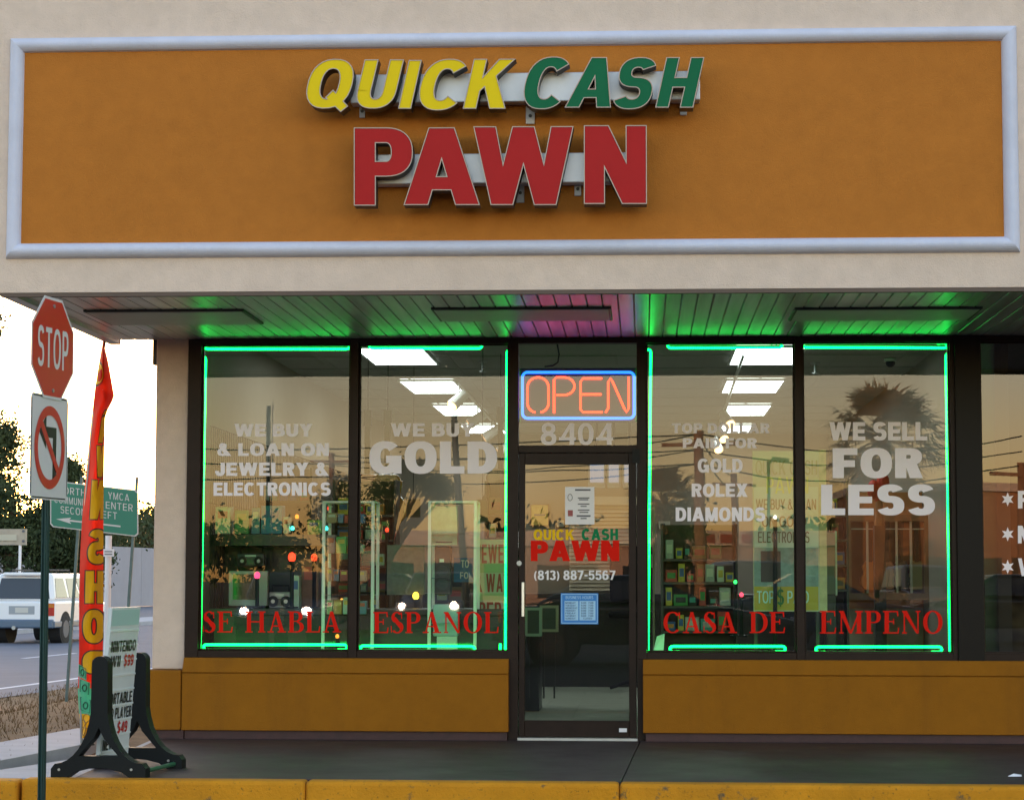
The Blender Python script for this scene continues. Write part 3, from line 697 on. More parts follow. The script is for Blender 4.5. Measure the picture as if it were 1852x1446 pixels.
# ================================================================== CHANNEL LETTER SIGNS ON THE FASCIA
RET = mat('letter_return', (.022, .024, .026), .45)
TRIMCAP = mat('letter_trim', (.46, .36, .30), .45)
def face_mat(name, col):
    return mat(name, col, .34, spec=.09, noise=.06, nscale=3)
FY, FG, FR = face_mat('face_yellow', (.76, .56, .004)), face_mat('face_green', (.003, .125, .052)), face_mat('face_red', (.40, .012, .014))
LB, LF = YF - .135, YF - .255                        # back and front of the letters
def channel_letter(ch, px0, px1, py0, py1, mt, parent, s, h, shear):
    O = P(px0, py1, LF); U = P(px1, py1, LF) - O; V = P(px0, py0, LF) - O
    O.y = LF; U.y = 0; V.y = 0
    ww, pts, F, B = glyph_mesh(ch, 'sans', s, h)
    q = [(x + shear * y, y) for x, y in pts]
    a0, a1 = min(p[0] for p in q), max(p[0] for p in q); b0, b1 = min(p[1] for p in q), max(p[1] for p in q)
    W3 = [O + U * ((x - a0) / (a1 - a0)) + V * ((y - b0) / (b1 - b0)) for x, y in q]
    # face with an inset trim cap
    bm = bmesh.new(); vv = [bm.verts.new(p) for p in W3]
    for f in F:
        try: bm.faces.new([vv[i] for i in f])
        except ValueError: pass
    bmesh.ops.dissolve_limit(bm, angle_limit=R(1), verts=bm.verts, edges=bm.edges)
    bm.normal_update()
    r_ = bmesh.ops.inset_region(bm, faces=bm.faces[:], thickness=.0055, use_even_offset=True, use_boundary=True)
    rim = set(r_['faces']); bm.verts.ensure_lookup_table()
    face = MB(); trim = MB(); body = MB()
    for f in bm.faces:
        vs = [v.co.copy() for v in f.verts]
        if f in rim: trim.add([p + Vector((0, -.004, 0)) for p in vs], [list(range(len(vs)))])
        else: face.add(vs, [list(range(len(vs)))])
    bm.free()
    k = len(W3)
    body.add([p + Vector((0, .003, 0)) for p in W3] + [Vector((p.x, LB, p.z)) for p in W3], F + [[k + i for i in f[::-1]] for f in F] + [(a, b, k + b, k + a) for a, b in B])
    o = body.build('letter', RET, parent)
    # trim cap needs its outer edge to wrap the return
    b2 = [W3[i] for e in B for i in e]
    for a, b in B:
        pa, pb = W3[a] + Vector((0, -.004, 0)), W3[b] + Vector((0, -.004, 0))
        trim.add([pa, pb, pb + Vector((0, .016, 0)), pa + Vector((0, .016, 0))], [(0, 1, 2, 3)])
    face.build('letter_face', mt, o, fixn=True); trim.build('letter_trim', TRIMCAP, o, fixn=False)
def bracket(parent, px0, px1, py0, py1):
    a, b = P(px0, py1, YF - .03), P(px1, py0, YF - .03)
    o = MB().box(a.x, b.x, YF - .03, YF - .0135, a.z, b.z).build('bracket', mat('bracket_white', (.55, .56, .60), .5), parent, bevel=.002)
    MB().cyl(((a.x + b.x) / 2, YF - .036, a.z + (b.z - a.z) * .42), ((a.x + b.x) / 2, YF - .029, a.z + (b.z - a.z) * .42), .011, n=10).build('bolt', DKT, o)
def sign_group(letters, race, brackets, label, s, h, shear):
    c = P((race[0] + race[1]) / 2, race[3], YF)
    t = thing('channel_letter_sign', (c.x, YF, c.z), label, 'sign', 'channel letter signs on the fascia')
    a, b = P(race[0], race[3], YF - .13), P(race[1], race[2], YF - .13)
    MB().box(a.x, b.x, YF - .13, YF - .014, a.z, b.z).build('raceway', ALU, t, bevel=.006)
    for l in letters: channel_letter(l[0], l[1], l[2], l[3], l[4], l[5], t, s, h, shear)
    for l in brackets: bracket(t, *l)
    return t
sign_group([('Q', 554, 640, 107, 203, FY), ('U', 645, 731, 108, 197, FY), ('I', 720, 763, 109, 197, FY), ('C', 758, 844, 107, 200, FY), ('K', 837, 933, 107, 197, FY),
            ('C', 947, 1030, 103, 198, FG), ('A', 1021, 1105, 104, 195, FG), ('S', 1109, 1187, 104, 198, FG), ('H', 1185, 1274, 104, 195, FG)],
           (634, 1266, 128, 187), [(951, 967, 190, 224), (650, 660, 185, 213), (1230, 1242, 185, 208)], 'upper channel letter sign reading QUICK CASH in yellow and green', .265, .205, .22)
sign_group([('P', 640, 747, 231, 372, FR), ('A', 730, 868, 231, 371, FR), ('W', 856, 1038, 229, 371, FR), ('N', 1056, 1170, 227, 369, FR)],
           (668, 1148, 275, 333), [(934, 948, 325, 366), (1039, 1051, 325, 354)], 'lower channel letter sign reading PAWN in large red letters', .272, .20, 0)

# ================================================================== NEON IN THE WINDOWS
NY = .055
STAND = mat('neon_stand', (.03, .03, .03), .5)
def neon(pts, label, curl0, curl1):
    P3 = [P(px, py, NY) for px, py in pts]
    t = thing('neon_tube', tuple(P3[0]), label, 'neon tube', 'green neon tubes round the windows')
    d = (P3[-1] - P3[0]).normalized()
    def bend(p, dirn, side):           # hook at the tube end
        out = []
        for k in range(1, 7):
            a = math.pi * k / 6
            out.append(p + dirn * .022 * math.sin(a) + side * .020 * (1 - math.cos(a)))
        out.append(out[-1] - dirn * .05 + Vector((0, .02, 0)))
        return out
    path = P3
    if curl0: path = bend(P3[0], -d, Vector(curl0))[::-1] + path
    if curl1: path = path + bend(P3[-1], d, Vector(curl1))
    MB().tube(path, .0100, 8).build('glass_tube', NEON, t, smooth=True)
    for k in (.22, .78):
        p = P3[0] + (P3[-1] - P3[0]) * k
        MB().cyl(p + Vector((0, .014, 0)), p + Vector((0, .06, 0)), .006, n=6).build('clip', STAND, t)
    e_ = path[-1]; up_ = Vector((e_.x + .03, e_.y + .02, ZS - .03)) if e_.z > 2 else Vector((e_.x - .06, e_.y + .03, GB + .004))
    MB().tube([e_ + Vector((0, .02, 0)), (e_ + up_) / 2 + Vector((.025, .03, -.01)), up_], .004, 5).build('cord', BLACK, t)
    for p in (path[0], path[-1]):
        MB().cyl(p, p + (Vector((0, 0, -.06)) if abs(d.z) > .5 else Vector((.0, .05, 0))), .011, n=6).build('end_cap', STAND, t)
up, dn, lf, rt = (0, .4, 1), (0, .4, -1), (-1, .4, 0), (1, .4, 0)
neon([(375, 631), (627, 631)], 'top neon tube in the leftmost window', up, up)
neon([(673, 630), (866, 630)], 'top neon tube in the WE BUY GOLD window', up, up)
neon([(1213, 629), (1409, 629)], 'top neon tube in the TOP DOLLAR window', up, up)
neon([(1457, 628), (1708, 629)], 'top neon tube in the FOR LESS window', up, up)
neon([(373, 1165), (622, 1165)], 'bottom neon tube under the words SE HABLA', dn, dn)
neon([(657, 1167), (853, 1168)], 'bottom neon tube under the word ESPANOL', dn, dn)
neon([(1217, 1168), (1415, 1168)], 'bottom neon tube under the words CASA DE', dn, dn)
neon([(1481, 1169), (1698, 1169)], 'bottom neon tube under the word EMPENO', dn, dn)
neon([(372, 650), (362, 1170)], 'upright neon tube beside the pilaster at the far left', lf, lf)
neon([(917, 638), (914, 1176)], 'upright neon tube left of the door', rt, lf)
neon([(1177, 637), (1172, 1174)], 'upright neon tube right of the door', lf, lf)
neon([(1711, 644), (1718, 1176)], 'upright neon tube beside the dark pillar at the far right', rt, rt)
# OPEN sign
OY = .10
c = P(1045, 672, OY)
t = thing('open_sign', tuple(c), 'lit neon OPEN sign with orange letters and blue border above the door', 'neon sign')
q = MB(); pbox(q, 938, 1152, 664, 763, OY + .06, OY + .085, None, OY); q.build('backing', mat('sign_backing', (.008, .010, .03), .3), t, bevel=.02)
def rrect(x0, x1, y0, y1, r, n=5):
    out = []
    for cx, cy, a0 in ((x1 - r, y0 + r, -90), (x1 - r, y1 - r, 0), (x0 + r, y1 - r, 90), (x0 + r, y0 + r, 180)):
        for k in range(n + 1):
            a = R(a0 + 90 * k / n); out.append((cx + r * math.cos(a), cy + r * math.sin(a)))
    return out
bo = rrect(945, 1147, 673, 756, 9)
bo = bo[-3:] + bo[:-3]
MB().tube([P(x, y, OY) for x, y in bo + [bo[0]]], .0105, 8).build('border_tube', NEONB, t, smooth=True)
def el(cx, cy, rx, ry, a0, a1, n=14): return [(cx + rx * math.cos(R(a0 + (a1 - a0) * k / n)), cy - ry * math.sin(R(a0 + (a1 - a0) * k / n))) for k in range(n + 1)]
for strokes in ([el(973, 700, 19, 18, 0, 180) + el(973, 729, 19, 17, 180, 255)[0:], el(973, 729, 19, 17, 285, 360) + [(992, 700)]],
                [[(1002, 747), (1002, 686), (1006, 682)] + el(1020, 698, 19, 16, 90, -90) + [(1006, 714)]],
                [[(1089, 684), (1054, 684), (1050, 690), (1050, 740), (1054, 745), (1090, 745)], [(1050, 713), (1088, 713)]],
                [[(1095, 746), (1100, 738), (1100, 690), (1104, 684), (1108, 690), (1129, 738), (1133, 745), (1137, 738), (1137, 681)]]):
    mb = MB()
    for s_ in strokes: mb.tube([P(x, y, OY) for x, y in s_], .0076, 7)
    mb.build('letter_tube', NEONO, t, smooth=True)
p0 = P(1008, 622, OY + .05)
MB().tube([P(1008, 622, OY + .05), P(1011, 640, OY + .05), P(1009, 655, OY + .05), P(1000, 661, OY + .06), P(985, 663, OY + .07)], .006, 6).build('cord', BLACK, t, smooth=True)

# papers on the door
def paper(name, px0, px1, py0, py1, label, cat, mt, content, Y=-.0235):
    a = P(px0, py1, Y); b = P(px1, py0, Y)
    t = thing(name, ((a.x + b.x) / 2, Y, a.z), label, cat)
    MB().box(a.x, b.x, Y, Y + .0012, a.z, b.z).build('sheet', mt, t)
    for cmt, nm, rects in content:
        q = MB()
        for r in rects:
            c0 = P(r[0], r[3], Y - .001); c1 = P(r[2], r[1], Y - .001); q.quad((c0.x, Y - .001, c0.z), (c1.x, Y - .001, c0.z), (c1.x, Y - .001, c1.z), (c0.x, Y - .001, c1.z))
        q.build(nm, cmt, t, fixn=False)
    return t
INK = mat('ink_grey', (.12, .12, .14), .7); INKR = mat('ink_red', (.35, .10, .10), .7)
t = paper('notice', 1022, 1075, 880, 948, 'white printed notice taped to the door glass', 'notice', WHITEP,
      [(INK, 'print', [(1040, 884, 1068, 887), (1045, 899, 1066, 901), (1047, 902, 1064, 904), (1045, 910, 1066, 912), (1050, 914, 1061, 916), (1045, 921, 1066, 923), (1048, 925, 1064, 927), (1043, 931, 1068, 934), (1050, 936, 1061, 938)]),
       (INKR, 'seal', [(1027, 922, 1036, 933)])])
q = MB(); q.tube([P(x, y, -.0255) for x, y in el(1031, 899, 4, 6, 0, 360)], .0022, 5); q.build('emblem', INK, t)
BLUEP = mat('hours_blue', (.02, .20, .62), .5); PBL = mat('hours_pale', (.35, .60, .85), .5); NAVY = mat('hours_navy', (.01, .05, .22), .5)
t = paper('hours_sign', 1014, 1082, 1072, 1128, 'blue business hours card with pale table on the door glass', 'sign', BLUEP,
      [(PBL, 'border', [(1016, 1073.5, 1080, 1074.6), (1016, 1125.5, 1080, 1126.6), (1015.5, 1074, 1016.6, 1126), (1079.6, 1074, 1080.7, 1126)]), (PBL, 'table', [(1021, 1086, 1046, 1121), (1048, 1086, 1077, 1121)])])
mb = MB(); O = P(1023, 1082.5, -.0250); put_text(mb, 'BUSINESS HOURS', O, P(1073, 1082.5, -.0250) - O, P(1023, 1077, -.0250) - O, s=.16, h=.14, track=.12); mb.build('lettering', PBL, t, fixn=False)
mb = MB()
for k, dname in enumerate(('MONDAY', 'TUESDAY', 'WEDNESDAY', 'THURSDAY', 'FRIDAY', 'SATURDAY', 'SUNDAY')):
    y = 1091 + k * 4.7; O = P(1022.5, y, -.0258)
    put_text(mb, dname, O, P(1041 + (k == 2) * 3, y, -.0258) - O, P(1022.5, y - 3.1, -.0258) - O, s=.16, h=.14, track=.12)
    if k < 6:
        for x0 in (1051, 1064): O = P(x0, y, -.0258); put_text(mb, '9.00' if x0 < 1060 else '7.00', O, P(x0 + 9, y, -.0258) - O, P(x0, y - 3.1, -.0258) - O, s=.18, h=.15, track=.12)
    else: O = P(1055, y, -.0258); put_text(mb, 'CLOSED', O, P(1071, y, -.0258) - O, P(1055, y - 3.1, -.0258) - O, s=.16, h=.14, track=.12)
mb.build('lettering', NAVY, t, fixn=False)

# ================================================================== OUTSIDE LEFT: SIGN POST, FLAG, SWINGING BOARD
SGRED = mat('sign_red', (.50, .018, .010), .35, noise=.05, nscale=3); SGW = mat('sign_white', (.62, .62, .64), .4); SGK = mat('sign_black', (.015, .015, .015), .45)
POSTG = mat('post_green', (.012, .045, .045), .5, metal=.3, noise=.2, nscale=8)
SY = -3.86
pb = G(79, 1452, -.155); pb = P(79, 1452, SY)
t = thing('street_sign', (pb.x, SY, -.155), 'leaning green post with red stop sign above a no left turn sign at the kerb', 'street sign')
pt = P(92, 560, SY); base = Vector((pb.x, SY, -.155))
axis = (pt - base); axis = axis.normalized()
q = MB(); wd = .024
sx_ = Vector((math.cos(R(81)), math.sin(R(81)), 0)); sn = Vector((sx_.y, -sx_.x, 0))           # sign plane direction and its normal (towards the car park)
for a, b, dd in ((-.028, .028, 0), (-.028, -.020, .02), (.020, .028, .02)):
    pts = []
    for z_ in (base - axis * .3, pt + axis * .03):
        pts += [z_ + sx_ * a * 1.0 - sn * (dd + .0), z_ + sx_ * b - sn * dd, z_ + sx_ * b - sn * (dd + .007), z_ + sx_ * a - sn * (dd + .007)]
    q.hexa(pts)
q.cyl(base - axis * .3 - sn * .014, pt + axis * .03 - sn * .014, .021, n=8)
q.build('post', POSTG, t)
def plate_fn(c, uv, vv, nn):
    return lambda u, v, d: c + uv * u + vv * v + nn * d
def sign_plate(name, c, poly, mt, border, bmt, parent, th=.003):
    f = plate_fn(c, sx_, upv, sn)
    o = MB().prism(poly, f, 0, th).build(name, bmt, parent)
    return o, f
upv = (axis - sx_ * axis.dot(sx_)); upv = upv.normalized()
sn = sx_.cross(upv); sn = sn if sn.y < 0 else -sn
cS = P(95, 630, SY - .02)
rS = .325
octp = [(rS * math.cos(R(22.5 + 45 * k)), rS * math.sin(R(22.5 + 45 * k))) for k in range(8)]
o, f = sign_plate('stop_sign', cS, octp, SGW, .02, SGW, t)
MB().prism([(x * .945, y * .945) for x, y in octp], f, .0032, .0045).build('red_face', SGRED, o)
mb = MB(); hw, hh = .215, .118
put_text(mb, 'STOP', f(-hw, -hh, .0055), sx_ * 2 * hw, upv * 2 * hh, s=.17, h=.13, track=.16); mb.build('lettering', SGW, o, fixn=False)
for yy in (.25, -.25): MB().cyl(f(0, yy, .004), f(0, yy, .012), .012, n=8).build('bolt', METAL, o)
cN = P(88.5, 809, SY - .035)
hN, wN = .308, .262
def rr(w_, h_, r): return [(x, y) for x, y in rrect(-w_, w_, -h_, h_, r)]
o, f = sign_plate('no_left_turn_sign', cN, rr(wN, hN, .035), SGW, .02, SGW, t)
q = MB(); K = 40
def annulus(q, f, r0, r1, d, n=40):
    vs = [];
    for k in range(n):
        a = 2 * math.pi * k / n; vs += [f(r0 * math.cos(a), r0 * math.sin(a) * 1.0, d), f(r1 * math.cos(a), r1 * math.sin(a), d)]
    q.add(vs, [(2 * k, 2 * k + 1, (2 * k + 3) % (2 * n), (2 * k + 2) % (2 * n)) for k in range(n)])
bq = MB()
for sgn in (1, -1): bq.quad(f(-wN + .03, sgn * (hN - .016), .004), f(wN - .03, sgn * (hN - .016), .004), f(wN - .03, sgn * (hN - .008), .004), f(-wN + .03, sgn * (hN - .008), .004)); bq.quad(f(sgn * (wN - .016), -hN + .03, .004), f(sgn * (wN - .008), -hN + .03, .004), f(sgn * (wN - .008), hN - .03, .004), f(sgn * (wN - .016), hN - .03, .004))
bq.build('border', SGK, o, fixn=False)
F2 = lambda u, v, d: f(u, v * 1.15, d)
aq = MB()
aq.quad(F2(.045, -.165, .004), F2(.095, -.165, .004), F2(.095, .10, .004), F2(.045, .10, .004)); aq.quad(F2(-.06, .05, .0045), F2(.0945, .05, .0045), F2(.0945, .105, .0045), F2(-.06, .105, .0045))
aq.add([F2(-.05, -.01, .005), F2(-.05, .165, .005), F2(-.15, .078, .005)], [(0, 1, 2)])
aq.build('arrow', SGK, o, fixn=False)
annulus(q, F2, .165, .213, .006)
a = R(-45); cc = Vector((math.cos(a), math.sin(a)))
def dpt(l, s_): return F2(cc.x * l - cc.y * s_, cc.y * l + cc.x * s_, .0065)
q.quad(dpt(-.18, -.021), dpt(.18, -.021), dpt(.18, .021), dpt(-.18, .021)); q.build('prohibition_ring', SGRED, o, fixn=False)

# feather flag
def cloth_mat(name, col, tl=.45):
    m = mat(name, col, .65, noise=.10, nscale=6, spec=.2, bump=.25, bscale=9); n = m.node_tree; b = n.nodes['Principled BSDF']
    tr = n.nodes.new('ShaderNodeBsdfTranslucent'); tr.inputs[0].default_value = (*col, 1); mx = n.nodes.new('ShaderNodeMixShader'); mx.inputs[0].default_value = tl
    n.links.new(b.outputs[0], mx.inputs[1]); n.links.new(tr.outputs[0], mx.inputs[2]); n.links.new(mx.outputs[0], n.nodes['Material Output'].inputs[0]); return m
FRED = cloth_mat('flag_red', (.80, .030, .010)); FYL = cloth_mat('flag_yellow', (.85, .42, .006), .2); FDK = mat('flag_dark', (.05, .006, .006), .7); FGR = cloth_mat('flag_green', (.10, .52, .28), .25); FGD = mat('flag_green_dark', (.01, .10, .05), .7)
FLY = -.15
fb = P(158, 1334, FLY)
t = thing('feather_flag', (fb.x, FLY, -.05), 'tall red feather flag lettered PAWN SHOP above painted banknotes and coins', 'flag')
edgeL = [(186, 616), (180, 650), (172, 700), (163, 780), (156, 850), (149, 930), (145, 1000), (143, 1080), (143, 1180), (141, 1250), (143, 1290), (148, 1334)]
edgeR = [(187, 617), (196, 655), (207, 718), (190, 750), (188, 850), (187, 930), (187, 1000), (187, 1080), (186, 1180), (184, 1250), (174, 1300), (151, 1335)]
def lerp_edge(e, y):
    for (xa, ya), (xb, yb) in zip(e, e[1:]):
        if ya <= y <= yb: return xa + (xb - xa) * (y - ya) / (yb - ya)
    return e[-1][0] if y > e[-1][1] else e[0][0]
def flag_pt(u, y, off=0.0):           # u 0..1 across, y in photo rows: a cloth with a deep fold near the pole
    xl, xr = lerp_edge(edgeL, y), lerp_edge(edgeR, y)
    x = xl + (xr - xl) * u
    fold = .10 * math.sin(u * math.pi * 1.35 - .5) + .05 * math.sin(y * .013 + u * 2.2) + .012 * math.sin(y * .055 + u * 9)
    return P(x, y, FLY - fold - off)
NU, NV = 14, 70
def flag_grid(q, u0, u1, y0, y1, off, nu, nv, mt=None):
    vs = [flag_pt(u0 + (u1 - u0) * i / nu, y0 + (y1 - y0) * j / nv, off) for j in range(nv + 1) for i in range(nu + 1)]
    q.add(vs, [(j * (nu + 1) + i, j * (nu + 1) + i + 1, (j + 1) * (nu + 1) + i + 1, (j + 1) * (nu + 1) + i) for j in range(nv) for i in range(nu)], mt)
q = MB(); flag_grid(q, 0, 1, 617, 1244, 0, NU, NV, FRED); flag_grid(q, 0, 1, 1244, 1290, 0, NU, 6, FGR); flag_grid(q, 0, 1, 1290, 1334, 0, NU, 8, FYL)
cloth = q.build('flag_cloth', FRED, t, smooth=True, fixn=False)
def flag_glyph(ch, u0, u1, y0, y1, mt, dark, font='sans'):
    w_, pts, F, B = glyph_mesh(ch, font, .34, .24)
    xs_ = [p[0] for p in pts]; ys_ = [p[1] for p in pts]
    for off, g, mm in ((.004, .16, dark), (.007, 0, mt)):
        q = MB(); cu, cy = (u0 + u1) / 2, (y0 + y1) / 2
        # subdivide triangles so the letter follows the cloth
        def mp(p):
            u = (max(xs_) - p[0]) / (max(xs_) - min(xs_)); v = (p[1] - min(ys_)) / (max(ys_) - min(ys_))
            return (u0 + (u1 - u0) * u, y1 + (y0 - y1) * v)
        mpts = [mp(p) for p in pts]
        if g:
            nb = {}
            for a, b in B:
                ax, ay = mpts[a]; bx_, by = mpts[b]; dx, dy = (bx_ - ax) * 45, by - ay; l = math.hypot(dx, dy) or 1
                for i in (a, b): nb.setdefault(i, []).append((dy / l, -dx / l))
            new = list(mpts)
            for i, ns in nb.items():
                nx, ny = sum(k[0] for k in ns), sum(k[1] for k in ns); l = math.hypot(nx, ny) or 1
                new[i] = (mpts[i][0] + nx / l * 2.6 / 45 * SGN, mpts[i][1] + ny / l * 2.6 * SGN)
            mpts = new
        def sub(a, b, c, lv):
            if lv == 0:
                q.add([flag_pt(max(0.02, min(.999, k[0])), k[1], off) for k in (a, b, c)], [(0, 1, 2)]); return
            ab, bc, ca = [((m_[0] + n_[0]) / 2, (m_[1] + n_[1]) / 2) for m_, n_ in ((a, b), (b, c), (c, a))]
            sub(a, ab, ca, lv - 1); sub(ab, b, bc, lv - 1); sub(ca, bc, c, lv - 1); sub(ab, bc, ca, lv - 1)
        for fc in F: sub(mpts[fc[0]], mpts[fc[1]], mpts[fc[2]], 2)
        q.build('lettering', mm, cloth, fixn=False)
SGN = 1
for off, g, mm in ((.004, 1.0, FDK), (.007, .84, FYL)):
    q = MB(); vs = [flag_pt(.02, 676, off)] + [flag_pt(max(.02, .5 * g * math.cos(R(a)) + .02), 676 - 23 * g * math.sin(R(a)), off) for a in range(-90, 91, 15)]
    q.add(vs, [(0, i, i + 1) for i in range(1, len(vs) - 1)]); q.build('lettering', mm, cloth, fixn=False)
q = MB(); q.add([flag_pt(.42, 704, .006), flag_pt(.985, 717, .006), flag_pt(.93, 735, .006), flag_pt(.95, 748, .006)], [(0, 1, 2, 3)]); q.build('fold_back', cloth_mat('flag_pale_back', (.85, .34, .24), .3), cloth, fixn=False)
flag_glyph('A', .60, 1.35, 742, 800, FYL, FDK)
flag_glyph('W', .52, 1.45, 806, 862, FYL, FDK)
flag_glyph('N', .36, 1.15, 868, 938, FYL, FDK)
flag_glyph('S', .33, 1.12, 957, 1019, FYL, FDK); flag_glyph('H', .25, 1.1, 1032, 1090, FYL, FDK); flag_glyph('O', .16, 1.08, 1102, 1162, FYL, FDK); flag_glyph('P', .16, 1.1, 1177, 1240, FYL, FDK)
q = MB(); q2 = MB()
for (u0, y0, u1, y1) in ((.0, 1200, .34, 1222), (.04, 1226, .5, 1252), (.05, 1256, .62, 1286)):
    vs = [flag_pt(u0 + (u1 - u0) * i / 4, y0 + (y1 - y0) * j / 4 + i * 2.0, .005) for j in range(5) for i in range(5)]
    q.add(vs, [(j * 5 + i, j * 5 + i + 1, (j + 1) * 5 + i + 1, (j + 1) * 5 + i) for j in range(4) for i in range(4)])
    for fr in ((.06, .06, .94, .94),):
        uu0, uu1, yy0, yy1 = u0 + (u1 - u0) * .1, u0 + (u1 - u0) * .9, y0 + (y1 - y0) * .12, y0 + (y1 - y0) * .88
        q2.tube([flag_pt(uu0, yy0, .010), flag_pt(uu1, yy0 + 6, .010), flag_pt(uu1, yy1 + 6, .010), flag_pt(uu0, yy1, .010), flag_pt(uu0, yy0, .010)], .003, 4)
        q2.tube([flag_pt((u0 + u1) / 2 + .12 * (u1 - u0) * 1.6 * math.cos(k), (y0 + y1) / 2 + 4 + 6 * math.sin(k), .010) for k in [i * .7 for i in range(10)]], .006, 4)
q.build('banknote_print', FGR, cloth, fixn=False); q2.build('banknote_lines', FGD, cloth, fixn=False)
q = MB()
for (u, y, r) in ((.42, 1298, 8), (.2, 1308, 7), (.6, 1310, 7), (.4, 1322, 7)):
    q.tube([flag_pt(min(.98, max(.02, u + r / 40 * math.cos(k))), y + r * math.sin(k), .008) for k in [i * math.pi / 6 for i in range(13)]], .003, 4)
q.build('coin_lines', mat('coin_brown', (.25, .11, .01), .6), cloth, fixn=False)
pole = [P(185.5, 605, FLY)] + [P(lerp_edge(edgeL, y) + 4, y, FLY + .05) for y in range(620, 1335, 55)] + [P(150, 1345, FLY)]
pole[-1].z = -.3
MB().tube(pole, [.006] + [.010] * (len(pole) - 2) + [.014], 7).build('pole', mat('flag_pole', (.30, .30, .31), .4), t, smooth=True)
MB().cyl((fb.x, FLY, -.052), (fb.x, FLY, -.02), .06, .03, 12).build('ground_stake', BLACK, t)

# swinging message board in its black moulded stand
fA = P(181, 1404, 0); YA, YB = G(181, 1406, 0).y, G(283, 1388, 0).y
cA = G(177, 1406, 0); cB = G(247, 1389, 0)
t = thing('swinging_sign', (cA.x, cA.y, 0), 'white changeable letter board swinging between two black curved plastic stands', 'sign')
sideA = Vector((1, .06, 0)).normalized()
nrm = (cB - cA); nrm.z = 0; span = nrm.length; nrm = nrm.normalized()
def stand(c, name):
    hb, hw, ht = .0, .285, .735
    L_ = []
    # outline, right half then mirrored: foot, curved leg, round top
    out = [(.285, 0), (.285, .055), (.262, .085)]
    for k in range(1, 9): a = R(90 * k / 9); out.append((.262 - (.262 - .048) * math.sin(a), .085 + (.36) * (1 - math.cos(a)) ** 1.0))
    out += [(.048, .68)]
    for k in range(1, 8): a = R(90 * k / 8); out.append((.048 * math.cos(a), .68 + .048 * math.sin(a)))
    full = out + [(0, .728)] + [(-x, y) for x, y in out[::-1]]
    under = [(-.19, 0.0), (-.14, .035), (-.06, .055), (0, .06), (.06, .055), (.14, .035), (.19, 0)]
    poly = full + under
    hole = [(-.12, .13), (.12, .13), (.03, .235), (0, .30), (-.03, .235)]
    vs = [Vector(p) for p in poly] + [Vector(p) for p in hole]
    n1, n2 = len(poly), len(hole)
    ar = sum(poly[i][0] * poly[(i + 1) % n1][1] - poly[(i + 1) % n1][0] * poly[i][1] for i in range(n1))
    e = [(i, (i + 1) % n1) for i in range(n1)] + [(n1 + i, n1 + (i + 1) % n2) for i in range(n2)]
    V, _e, F, *_ = delaunay_2d_cdt(vs, e, [], 1, 1e-5, False)
    def inside(x, y, pg):
        r = False
        for i in range(len(pg)):
            (xa, ya), (xb, yb) = pg[i], pg[i - 1]
            if (ya > y) != (yb > y) and x < (xb - xa) * (y - ya) / (yb - ya) + xa: r = not r
        return r
    F2_ = []
    for f in F:
        cx = sum(V[i].x for i in f) / 3; cy = sum(V[i].y for i in f) / 3
        if inside(cx, cy, poly) and not inside(cx, cy, hole): F2_.append(list(f))
    ed = {}
    for f in F2_:
        for i in range(3): ed[(f[i], f[(i + 1) % 3])] = 1
    bd = [(a, b) for a, b in ed if (b, a) not in ed]
    k = len(V); th = .085
    fr = [c + sideA * v.x + Vector((0, 0, v.y)) for v in V]; bk = [p + nrm * th for p in fr]
    q = MB(); q.add(fr + bk, F2_ + [[k + i for i in f[::-1]] for f in F2_] + [(a, b, k + b, k + a) for a, b in bd])
    o = q.build('stand', BLACK, t, bevel=.012)
    for x in (-.235, .2): MB().cyl(c + sideA * x + Vector((0, 0, .05)) - nrm * .004, c + sideA * x + Vector((0, 0, .05)) + nrm * .003, .008, n=8).build('bolt', METAL, o)
stand(cA, 'stand'); stand(cB, 'stand')
for x in (-.235, .235): MB().cyl(cA + sideA * x + Vector((0, 0, .03)) + nrm * .085, cB + sideA * x + Vector((0, 0, .03)), .014, n=8).build('cross_bar', mat('bar_green', (.02, .10, .05), .5), t)
# board: hangs between the stands, a little swung
BW = mat('board_white', (.60, .64, .66), .45, noise=.04, nscale=5); BTOP = mat('board_top', (.38, .55, .55), .45)
u_ = nrm; mid = (cA + cB) / 2 + nrm * .04
bu = (nrm * (span - .17))
tilt = Vector((sideA.x * .07, sideA.y * .07, 1)).normalized()
bn = bu.cross(tilt).normalized(); bn = bn if bn.x > 0 else -bn
bz0, bz1 = .10, 1.02
lo = mid - sideA * .058
f = lambda u, v, d: lo + bu * (u - .5) + tilt * (bz0 + (bz1 - bz0) * v) + bn * d
o = MB().prism([(0, 0), (1, 0), (1, 1), (0, 1)], f, -.012, .012).build('board', BW, t)
MB().prism([(.02, .88), (.98, .88), (.98, .985), (.02, .985)], f, .0125, .0135).build('header_panel', BTOP, o)
q = MB()
for k in range(9): q.prism([(.0, .10 * k + .04), (1, .10 * k + .04), (1, .10 * k + .052), (0, .10 * k + .052)], f, .0125, .017)
q.build('letter_track', mat('track_pale', (.66, .72, .74), .3), o)
for txt, u0, u1, v0, mt_ in (('NINTENDO', .06, .92, .705, SGK), ('WII', .08, .42, .605, SGK), ('$99', .55, .88, .605, SGRED), ('PORTABLE', .06, .94, .355, SGK), ('DVD PLAYER', .04, .96, .255, SGK), ('$49', .52, .86, .155, SGRED), ('NEW', .06, .42, .055, SGK)):
    mb = MB(); put_text(mb, txt, f(u0, v0, .0175), f(u1, v0, .0175) - f(u0, v0, .0175), f(u0, v0 + .075, .0175) - f(u0, v0, .0175), s=.2, h=.16, track=.14); mb.build('lettering', mt_, o, fixn=False)

